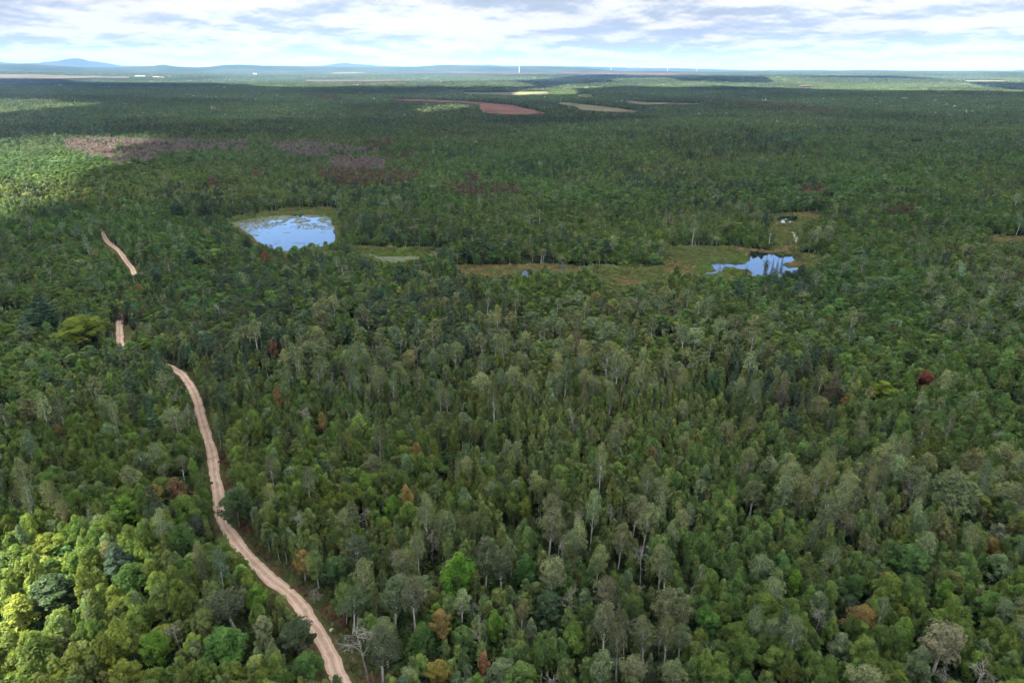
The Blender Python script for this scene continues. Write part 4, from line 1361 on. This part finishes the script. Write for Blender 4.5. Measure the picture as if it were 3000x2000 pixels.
# lily pads on the big pond and the small one east of it
def pads(name, poly_px, n, fn, seed, label):
    rs = np.random.RandomState(seed)
    P = np.array([at(*p) for p in poly_px])
    x = rs.uniform(P[:, 0].min(), P[:, 0].max(), n * 6); y = rs.uniform(P[:, 1].min(), P[:, 1].max(), n * 6)
    a, b = proj(x, y, 0)
    m = look(raster([poly_px]), a, b); x, y, a, b = x[m], y[m], a[m], b[m]
    m = rs.rand(len(x)) < fn(a, b, x, y); x, y = x[m][:n], y[m][:n]
    th = np.arange(7) * 2 * np.pi / 7
    r = rs.uniform(0.3, 0.9, len(x))
    jj = rs.uniform(0.7, 1.2, (len(x), 7))
    V = np.stack([x[:, None] + np.cos(th) * r[:, None] * jj, y[:, None] + np.sin(th) * r[:, None] * jj * 0.9, np.repeat(0.135 + 0.02 * rs.rand(len(x), 1), 7, 1)], -1).reshape(-1, 3)
    f = np.arange(len(x) * 7).reshape(-1, 7)
    mt = field_material(name + '_leaves', (0.085, 0.10, 0.06, 1), (0.13, 0.14, 0.09, 1), 0.4)
    o = add_obj(name, mesh_from(name, V, f, [mt]), kind='stuff'); o['label'] = label


def padmap(a, b, x, y):
    line = 650 + (a - 700) * -0.012
    back = sstep(676, 644, b)
    nz = vnoise(x, y, 11, 41) * 0.5 + vnoise(x, y, 4, 42) * 0.5
    side_ = sstep(770, 690, a) * sstep(705, 660, b)
    return np.clip(np.maximum(back * (nz > 0.42) * 0.6, side_ * (nz > 0.45) * 0.6) + (nz > 0.66) * 0.12 * sstep(740, 690, b), 0, 1)


pads('lily_pads', POND_A, 5200, padmap, 5, 'pale lily pads matted along the far side of the big pond')
pads('pond_scum_pads', POND_E, 1500, lambda a, b, x, y: (vnoise(x, y, 6, 43) > 0.22) * 1.0, 6, 'grey-green floating leaves covering the small marsh pond')

# ------------------------------------------------------------------ pale stones and fallen wood near the road
def rock_material():
    return field_material('pale_granite', (0.36, 0.34, 0.33, 1), (0.58, 0.56, 0.55, 1), 1.5, (0.30, 0.28, 0.26, 1))


ROCK = rock_material()


def boulder(px, py, r, seed, label):
    import bmesh
    rs = np.random.RandomState(seed)
    bm = bmesh.new()
    bmesh.ops.create_icosphere(bm, subdivisions=2, radius=1)
    for v in bm.verts:
        c = v.co.copy()
        d = 0.72 + 0.55 * float(vnoise(c.x * 2 + seed, c.y * 2 + c.z * 1.7, 0.9, seed))
        v.co = Vector((c.x * r * 1.25 * d, c.y * r * d, max(c.z, -0.4) * r * 0.75 * d))
    me = bpy.data.meshes.new('boulder'); bm.to_mesh(me); bm.free(); me.materials.append(ROCK)
    x, y = at(px, py)
    o = add_obj('boulder', me, label=label, category='boulder', group='boulders by the dirt road')
    o.location = (x, y, r * 0.15); o.rotation_euler = (0, 0, rs.rand() * 6)


boulder(812, 1578, 0.95, 3, 'largest whitish boulder in the rusty heath beside the road')
boulder(826, 1568, 0.6, 4, 'smaller whitish boulder touching the large one by the road')
boulder(822, 1588, 0.42, 5, 'smallest stone of the three beside the road')
boulder(971, 1846, 0.35, 6, 'lone pale stone in the grass beside the lower road')


def log_(p0, p1, r, label, seed, z0=1.0, z1=1.6):
    a = np.array([*at(*p0), z0]); b = np.array([*at(*p1), z1])
    rs = np.random.RandomState(seed)
    mids = [a + (b - a) * t + np.array([0, 0, math.sin(t * 3.1) * 0.3]) + rs.normal(0, 0.12, 3) for t in np.linspace(0, 1, 6)]
    n = len(mids) - 1
    tv, tf = join([tube(mids[k], mids[k + 1], r * (1 - 0.13 * k), r * (1 - 0.13 * (k + 1)), 7) for k in range(n)])
    e = bpy.data.objects.new('fallen_tree', None); COL.objects.link(e)
    e['label'] = label; e['category'] = 'fallen tree'; e['group'] = 'fallen trees'
    add_obj('trunk', mesh_from('fallen_trunk', tv, tf, [BARK_DEAD], smooth=True), parent=e)
    L = np.linalg.norm(b - a)
    br = []
    for k in range(9):
        t = rs.uniform(0.35, 1.0); p = a + (b - a) * t
        d = (b - a) / L + rs.normal(0, 0.8, 3); d[2] = abs(d[2]) * 0.5; d /= np.linalg.norm(d)
        l2 = L * rs.uniform(0.10, 0.25)
        br.append(tube(p, p + d * l2, r * 0.35, r * 0.1, 4)); br.append(tube(p + d * l2 * 0.6, p + d * l2 * 0.6 + (d + rs.normal(0, 0.5, 3)) * l2 * 0.5, r * 0.2, r * 0.06, 3))
    bv, bf = join(br)
    add_obj('branches', mesh_from('fallen_branches', bv, bf, [BARK_DEAD]), parent=e)


log_((1616, 1962), (1552, 1898), 0.16, 'long pale fallen trunk lying in the shrubby hollow', 1, 2.2, 4.5)
log_((1420, 1930), (1380, 1895), 0.14, 'grey fallen tree with tangled boughs behind the green maple', 2, 2.5, 4.5)
log_((2490, 1660), (2520, 1630), 0.13, 'short leaning log in the dark gap of the eastern wood', 3, 1.5, 5.0)
log_((594, 1306), (566, 1311), 0.10, 'thin bleached log across the verge of the road bend', 4, 0.3, 1.2)


# ------------------------------------------------------------------ hills on the skyline
def hill_material():
    m, t, out = new_mat('wooded_hills')
    g = t.new('ShaderNodeNewGeometry')
    n1 = t.noise(g.outputs['Position'], 0.0016, 7, 0.62); n2 = t.noise(g.outputs['Position'], 0.012, 5, 0.6)
    c = t.mix(t.ramp(n1, 0.4, 0.6), (0.018, 0.030, 0.018, 1), (0.034, 0.046, 0.026, 1))
    b = t.new('ShaderNodeBsdfDiffuse'); t.l.new(c, b.inputs[0])
    bp = t.new('ShaderNodeBump'); bp.inputs['Distance'].default_value = 40; bp.inputs['Strength'].default_value = 0.7
    t.l.new(n2, bp.inputs['Height']); t.l.new(bp.outputs[0], b.inputs['Normal'])
    t.l.new(b.outputs[0], out.inputs[0])
    return m


HILLM = hill_material()


def ridge(name, prof, D, depth, seed):
    prof = np.array(prof, float)
    pxs = np.arange(prof[0, 0], prof[-1, 0] + 1, 8.0)
    pys = np.interp(pxs, prof[:, 0], prof[:, 1])
    ker = np.array([1, 2, 1]) / 4
    pys[1:-1] = np.convolve(pys, ker, 'valid')
    pys = pys + (vnoise(pxs, 5, 14, seed) - 0.5) * 0.9
    rows = np.array([-1, -0.8, -0.6, -0.4, -0.2, 0, 0.25, 0.5, 0.75, 1.0])
    shp = np.array([0, 0.13, 0.36, 0.64, 0.9, 1, 0.86, 0.5, 0.18, 0])
    V = []
    for u, s in zip(rows, shp):
        for a, b in zip(pxs, pys):
            d = ray(a, b)
            q = D / math.hypot(d[0], d[1])
            zc = CAM_H + d[2] * q
            f = (D + u * depth) / D
            x, y = d[0] * q * f, d[1] * q * f
            g0 = float(ground(x, y)) - 10
            V.append((x, y, g0 + max(zc - g0, 2) * s * (1 + 0.25 * (float(vnoise(x, y, 900, seed)) - 0.5) * (s < 0.99))))
    n = len(pxs)
    i, j = np.meshgrid(np.arange(len(rows) - 1), np.arange(n - 1), indexing='ij')
    f = np.stack([i * n + j, i * n + j + 1, (i + 1) * n + j + 1, (i + 1) * n + j], -1).reshape(-1, 4)
    add_obj(name, mesh_from(name, V, f, [HILLM], smooth=True), kind='structure')


ridge('hills', [(-260, 196), (-150, 190), (-60, 184), (0, 182), (25, 184), (60, 186), (110, 184.5), (140, 181), (175, 178), (195, 173), (218, 170.5), (238, 172.5), (256, 178), (300, 183), (330, 188), (352, 192.5),
                (410, 193.5), (480, 194), (520, 196), (600, 198), (660, 194), (720, 194), (800, 193), (890, 193.5), (940, 193), (975, 188), (1008, 184), (1040, 188), (1070, 189), (1110, 193),
                (1180, 195), (1250, 195), (1320, 192), (1380, 191), (1436, 189.5), (1470, 192.5), (1540, 193), (1600, 193), (1720, 195), (1800, 197.5), (1900, 199.5), (2000, 200), (2100, 203), (2200, 206),
                (2350, 205), (2420, 205.5), (2500, 208), (2540, 206.5), (2640, 208.5), (2700, 207), (2800, 208), (2900, 207.5), (2960, 207.5), (2985, 205), (3100, 204), (3300, 206)], 20000, 3600, 51)
ridge('hills', [(-260, 200), (-40, 188), (10, 189), (100, 189), (160, 193), (250, 198), (330, 199), (400, 197), (440, 195), (470, 190), (485, 190), (505, 194), (560, 197.5), (600, 197), (660, 190.5), (700, 189.3),
                (760, 192), (830, 194), (900, 195.5), (1050, 197), (1200, 197), (1290, 191), (1345, 190.5), (1400, 194), (1500, 197), (1560, 195), (1700, 199), (1760, 204), (1820, 209)], 13000, 1500, 61)

# ------------------------------------------------------------------ wind turbines
WHITE = field_material('white_painted_steel', (0.78, 0.78, 0.78, 1), (0.84, 0.84, 0.84, 1), 0.02)


def turbine(px, hub_py, D, blade, spin, label, turn):
    d = ray(px, hub_py); q = D / math.hypot(d[0], d[1])
    x, y, zh = d[0] * q, d[1] * q, CAM_H + d[2] * q
    g0 = float(ground(x, y)) - 1
    e = bpy.data.objects.new('wind_turbine', None); COL.objects.link(e); e.location = (x, y, g0); e.rotation_euler = (0, 0, turn)
    e['label'] = label; e['category'] = 'wind turbine'; e['group'] = 'white wind turbines along the skyline'
    H = zh - g0
    v, f = join([tube((0, 0, H * k / 5), (0, 0, H * (k + 1) / 5), 3.5 - 0.33 * k, 3.5 - 0.33 * (k + 1), 14) for k in range(5)])
    add_obj('tower', mesh_from('tower', v, f, [WHITE], smooth=True), parent=e)
    v, f = join([tube((0, -4, H + 1.5), (0, 9, H + 1.5), 2.2, 1.9, 8), tube((0, 9, H + 1.5), (0, 9.6, H + 1.5), 1.9, 0.1, 8), tube((0, -4.6, H + 1.5), (0, -4, H + 1.5), 1.6, 2.2, 8)])
    add_obj('nacelle', mesh_from('nacelle', v, f, [WHITE], smooth=True), parent=e)
    v, f = join([tube((0, -4.6, H + 1.5), (0, -6.4, H + 1.5), 1.9, 1.5, 10), tube((0, -6.4, H + 1.5), (0, -7.6, H + 1.5), 1.5, 0.15, 10)])
    hub = add_obj('hub', mesh_from('hub', v, f, [WHITE], smooth=True), parent=e)
    for k in range(3):
        a = spin + k * 2.0944
        dr = np.array([math.sin(a), 0, math.cos(a)]); sd_ = np.array([math.cos(a), 0, -math.sin(a)])
        P = []
        for s, c, th in ((0.02, 1.1, 1.1), (0.12, 2.1, 0.8), (0.25, 2.5, 0.5), (0.5, 1.8, 0.3), (0.8, 1.1, 0.2), (1.0, 0.3, 0.08)):
            o = np.array([0, -5.6, H + 1.5]) + dr * blade * s
            for cc, tt in ((-c * 0.4, 0), (0, th), (c * 0.9, 0.05), (0, -th)): P.append(o + sd_ * cc + np.array([0, tt, 0]))
        Fb = []
        for s in range(5):
            for r in range(4): Fb.append((s * 4 + r, s * 4 + (r + 1) % 4, (s + 1) * 4 + (r + 1) % 4, (s + 1) * 4 + r))
        Fb.append((20, 21, 22, 23)); Fb.append((3, 2, 1, 0))
        add_obj('blade', mesh_from('blade', P, np.array(Fb), [WHITE], smooth=True), parent=e)


turbine(1521, 187, 10800, 55, 0.12, 'tallest white wind turbine, nearest of the four on the skyline', 0.5)
turbine(1790, 195.5, 15000, 52, 0.9, 'second white wind turbine, between the tallest and the small pair', 0.5)
turbine(1956, 199.5, 16300, 46, 1.7, 'third white wind turbine, larger one of the small distant pair', 0.6)
turbine(2042, 201.5, 17000, 42, 0.5, 'smallest and farthest white wind turbine on the skyline', 0.6)


# ------------------------------------------------------------------ farm buildings far off, and a cluster by the fields
def farm(px, py, L, Wd, Hh, roofcol, turn, label):
    x, y = hit(px, py)
    g0 = float(ground(x, y))
    e = bpy.data.objects.new('farm_building', None); COL.objects.link(e); e.location = (x, y, g0 + 1); e.rotation_euler = (0, 0, turn)
    e['label'] = label; e['category'] = 'building'; e['group'] = 'far farm buildings'
    l, w_, h = L / 2, Wd / 2, Hh * 0.6
    V = [(-l, -w_, -3), (l, -w_, -3), (l, w_, -3), (-l, w_, -3), (-l, -w_, h), (l, -w_, h), (l, w_, h), (-l, w_, h), (-l, 0, Hh - 0.4), (l, 0, Hh - 0.4)]
    add_obj('wall', mesh_from('wall', V, [np.array([(0, 1, 5, 4), (2, 3, 7, 6)]), np.array([(1, 2, 6, 9, 5), (3, 0, 4, 8, 7)])], [WHITE]), parent=e)
    V = [(-l - 1, -w_ - 1, h - 0.3), (l + 1, -w_ - 1, h - 0.3), (l + 1, 0, Hh), (-l - 1, 0, Hh), (l + 1, w_ + 1, h - 0.3), (-l - 1, w_ + 1, h - 0.3),
         (-l - 1, -w_ - 1, h), (l + 1, -w_ - 1, h), (l + 1, 0, Hh + 0.4), (-l - 1, 0, Hh + 0.4), (l + 1, w_ + 1, h), (-l - 1, w_ + 1, h)]
    add_obj('roof', mesh_from('roof', V, np.array([(0, 1, 2, 3), (3, 2, 4, 5), (6, 7, 8, 9), (9, 8, 10, 11), (0, 1, 7, 6), (4, 5, 11, 10), (1, 2, 8, 7), (2, 4, 10, 8), (0, 3, 9, 6), (3, 5, 11, 9)]), [roofcol]), parent=e)
    dm = DOORM
    for k in (-0.5, 0.4):
        V = [(l * k - 3, -w_ - 0.15, -1), (l * k + 3, -w_ - 0.15, -1), (l * k + 3, -w_ - 0.15, h * 0.75), (l * k - 3, -w_ - 0.15, h * 0.75),
             (l * k - 3, -w_ - 0.01, -1), (l * k + 3, -w_ - 0.01, -1), (l * k + 3, -w_ - 0.01, h * 0.75), (l * k - 3, -w_ - 0.01, h * 0.75)]
        add_obj('door', mesh_from('door', V, np.array([(0, 1, 2, 3), (0, 3, 7, 4), (1, 5, 6, 2), (3, 2, 6, 7)]), [dm]), parent=e)


DOORM = field_material('dark_door', (0.10, 0.10, 0.11, 1), (0.14, 0.14, 0.15, 1), 1)
RROOF = field_material('reddish_roof', (0.42, 0.20, 0.16, 1), (0.5, 0.26, 0.2, 1), 0.2)
WROOF = field_material('pale_roof', (0.45, 0.45, 0.47, 1), (0.55, 0.55, 0.56, 1), 0.2)
farm(411, 227, 95, 26, 14, WROOF, 0.1, 'long white farm building at the end of the pink barrens')
farm(456, 229, 60, 24, 14, RROOF, 0.2, 'red roofed farm building east of the long white one')
farm(474, 230, 50, 20, 11, WROOF, 0.0, 'short white shed attached to the east of the red roofed one')
farm(496, 228, 40, 18, 12, RROOF, 0.1, 'small red roofed building, easternmost of the farm')
farm(747, 218.5, 40, 24, 13, WROOF, 0.2, 'single pale building alone in the far woods')


# ------------------------------------------------------------------ cloud deck overhead : its gaps let the sun through in patches
CB = 1100.0
SH = to_sun[:2] / to_sun[2] * CB
LIT = [[(-500, 1440), (20, 1550), (200, 1520), (390, 1560), (410, 1690), (290, 1840), (160, 1990), (-500, 2080)],
       [(-500, 415), (120, 408), (395, 391), (450, 408), (290, 440), (240, 510), (190, 590), (-50, 660), (-500, 660)],
       [(-300, 296), (60, 300), (134, 305), (255, 312), (408, 312), (390, 319), (240, 322), (120, 332), (0, 345), (-300, 350)],
       [(470, 271), (548, 269), (556, 280), (485, 283)],
       [(1215, 334), (1300, 319), (1392, 314), (1384, 322), (1260, 338)], [(896, 333), (1000, 332), (1012, 341), (905, 343)],
       [(1500, 273), (1600, 264), (1690, 264), (1700, 283), (1600, 286), (1520, 286)],
       [(1605, 259), (1750, 248), (1850, 242), (2100, 243), (2250, 247), (2400, 248), (2500, 252), (2600, 261), (2800, 266), (3200, 274), (3200, 289), (2700, 273), (2400, 266), (2200, 261), (1950, 254), (1800, 260), (1650, 266)]]
EDGE = [(-400, 232), (200, 236), (240, 243), (300, 247), (560, 249), (650, 242), (900, 243), (1150, 247), (1170, 239), (1350, 240), (1480, 240), (1600, 234), (1700, 226), (1780, 221.5), (2000, 225), (2300, 228), (2500, 224),
        (2620, 226), (2770, 236), (2860, 246), (3000, 247), (3400, 250)]


def sdf(P, poly):
    """signed distance, negative inside"""
    poly = np.asarray(poly, float)
    d = np.full(len(P), 1e18); ins = np.zeros(len(P), bool)
    n = len(poly)
    for k in range(n):
        a, b = poly[k], poly[(k + 1) % n]
        e = b - a; w_ = P - a
        t = np.clip((w_ @ e) / (e @ e + 1e-9), 0, 1)
        q = w_ - t[:, None] * e
        d = np.minimum(d, (q ** 2).sum(1))
        c = (a[1] > P[:, 1]) != (b[1] > P[:, 1])
        with np.errstate(divide='ignore', invalid='ignore'):
            ins ^= c & (P[:, 0] < (b[0] - a[0]) * (P[:, 1] - a[1]) / (b[1] - a[1] + 1e-12) + a[0])
    d = np.sqrt(d)
    return np.where(ins, -d, d)


litw = []
for pl in LIT:
    if pl[0][1] > 390 or pl[0][1] > 400: litw.append(np.array([at(a, b, 8.0) for a, b in pl]))
    else: litw.append(np.array([hit(a, b + 1.0) for a, b in pl]))
edgew = np.array([hit(a, b) for a, b in EDGE])
deck = np.concatenate([edgew, [(9000, 4200), (9000, -3500), (-6500, -3500), (-6500, 4800)]])
refl = []
for az0, az1, e0, e1 in ((-31, -10, 8.8, 15.5), (12, 26, 11.2, 18.0), (-1, 4, 12, 16.5)):
    q = []
    for a_, e_ in ((az0, e0), ((az0 + az1) / 2, e0 - 0.4), (az1, e0), (az1 + 0.5, (e0 + e1) / 2), (az1, e1), ((az0 + az1) / 2, e1 + 0.5), (az0, e1), (az0 - 0.6, (e0 + e1) / 2)):
        dd = CB / math.tan(R(e_)); q.append((dd * math.sin(R(a_)), dd * math.cos(R(a_))))
    refl.append(np.array(q))


def fcloud(P):
    """>0 : cloud, in metres from the nearest edge"""
    G = P - SH
    f = -sdf(G, deck)
    for p in litw: f = np.minimum(f, sdf(G, p))
    for p in refl: f = np.minimum(f, sdf(P, p))
    return f


def axis(lo, hi, fine, c0, c1, coarse, fine_s):
    out = [lo]
    while out[-1] < hi:
        v = out[-1]
        dd = max(c0 - v, v - c1, 0)
        s = fine_s + (coarse - fine_s) * min(dd / 900.0, 1.0)
        out.append(v + s)
    return np.array(out)


gx = axis(-7400, 8600, 0, SH[0] - 170, SH[0] - 40, 125, 9)
gy = axis(-3800, 8200, 0, SH[1] + 60, SH[1] + 150, 125, 9)
GX, GY = np.meshgrid(gx, gy, indexing='ij')
P = np.stack([GX.ravel(), GY.ravel()], 1)
P += np.random.RandomState(4).uniform(-0.2, 0.2, P.shape) * np.minimum(np.gradient(gx)[:, None].repeat(len(gy), 1).ravel(), np.gradient(gy)[None].repeat(len(gx), 0).ravel())[:, None]
cell_s = np.minimum(np.gradient(gx)[:, None].repeat(len(gy), 1).ravel(), np.gradient(gy)[None].repeat(len(gx), 0).ravel())
f = fcloud(P)
for _ in range(2):
    e = 2.0
    gxx = (fcloud(P + [e, 0]) - f) / e; gyy = (fcloud(P + [0, e]) - f) / e
    nn = np.maximum(np.hypot(gxx, gyy), 0.3)
    near = np.abs(f) < 0.62 * cell_s
    P[near] -= (np.stack([gxx, gyy], 1) / nn[:, None] ** 2 * f[:, None])[near] * 0.9
    f = fcloud(P)
    f[near & (np.abs(f) < 0.3 * cell_s)] = 0.0
fin = f >= -0.01
nx_, ny_ = GX.shape
idm = np.arange(nx_ * ny_).reshape(nx_, ny_)
q4 = np.stack([idm[:-1, :-1], idm[1:, :-1], idm[1:, 1:], idm[:-1, 1:]], -1).reshape(-1, 4)
q4 = q4[fin[q4].all(1)]
fp = np.maximum(f, 0)
thick = np.minimum(0.55 * fp, 260) * (0.55 + 0.9 * vnoise(P[:, 0], P[:, 1], 420, 71)) * (0.8 + 0.4 * vnoise(P[:, 0], P[:, 1], 150, 72))
top = CB + thick
bot = CB + (vnoise(P[:, 0], P[:, 1], 500, 73) - 0.5) * 70 * np.clip(fp / 150, 0, 1) - np.minimum(0.1 * fp, 12)
bot = np.minimum(bot, top - np.minimum(0.2 * fp, 12))
n0 = len(P)
V = np.concatenate([np.column_stack([P, bot]), np.column_stack([P, top])])
used = np.unique(q4)
Fq = np.concatenate([q4[:, ::-1], q4 + n0])
# weld the rim : top and bottom share the edge vertices
rim = fp <= 0
Fq = np.where(rim[Fq % n0], Fq % n0, Fq)
cm, ct, cout = new_mat('cloud')
tl_ = ct.new('ShaderNodeBsdfTranslucent'); tl_.inputs[0].default_value = (0.93, 0.93, 0.93, 1)
df_ = ct.new('ShaderNodeBsdfDiffuse'); df_.inputs[0].default_value = (0.93, 0.93, 0.93, 1)
mx_ = ct.new('ShaderNodeMixShader'); mx_.inputs[0].default_value = 0.49
ct.l.new(tl_.outputs[0], mx_.inputs[1]); ct.l.new(df_.outputs[0], mx_.inputs[2]); ct.l.new(mx_.outputs[0], cout.inputs[0])
keepv = np.zeros(len(V), bool); keepv[np.unique(Fq)] = True
remap = np.cumsum(keepv) - 1
add_obj('clouds', mesh_from('clouds', V[keepv], remap[Fq], [cm], smooth=True), kind='stuff')

# ------------------------------------------------------------------ haze : one closed box of thin air, clouds and sky outside it
HZ = 2.7e-5
hm = bpy.data.materials.new('haze'); hm.use_nodes = True
h_ = NT(hm.node_tree); h_.n.clear()
ho = h_.new('ShaderNodeOutputMaterial')
pv = h_.new('ShaderNodeVolumePrincipled')
pv.inputs['Color'].default_value = (0.38, 0.62, 1.0, 1)
pv.inputs['Density'].default_value = HZ
h_.l.new(pv.outputs[0], ho.inputs['Volume'])
hv = np.array([(a * 92000, b * 92000, c) for c in (-30, 640) for a, b in ((-1, -1), (1, -1), (1, 1), (-1, 1))], float)
add_obj('haze', mesh_from('haze', hv, np.array([(3, 2, 1, 0), (4, 5, 6, 7), (0, 1, 5, 4), (1, 2, 6, 5), (2, 3, 7, 6), (3, 0, 4, 7)]), [hm]), kind='stuff')
print('TREES', indiv.sum(), len(HERO), 'near', near_.sum(), 'mid', (rest & ~near_).sum(), 'labels', len(set(LAB.values())), 'maxwords', max(len(v.split()) for v in LAB.values()))
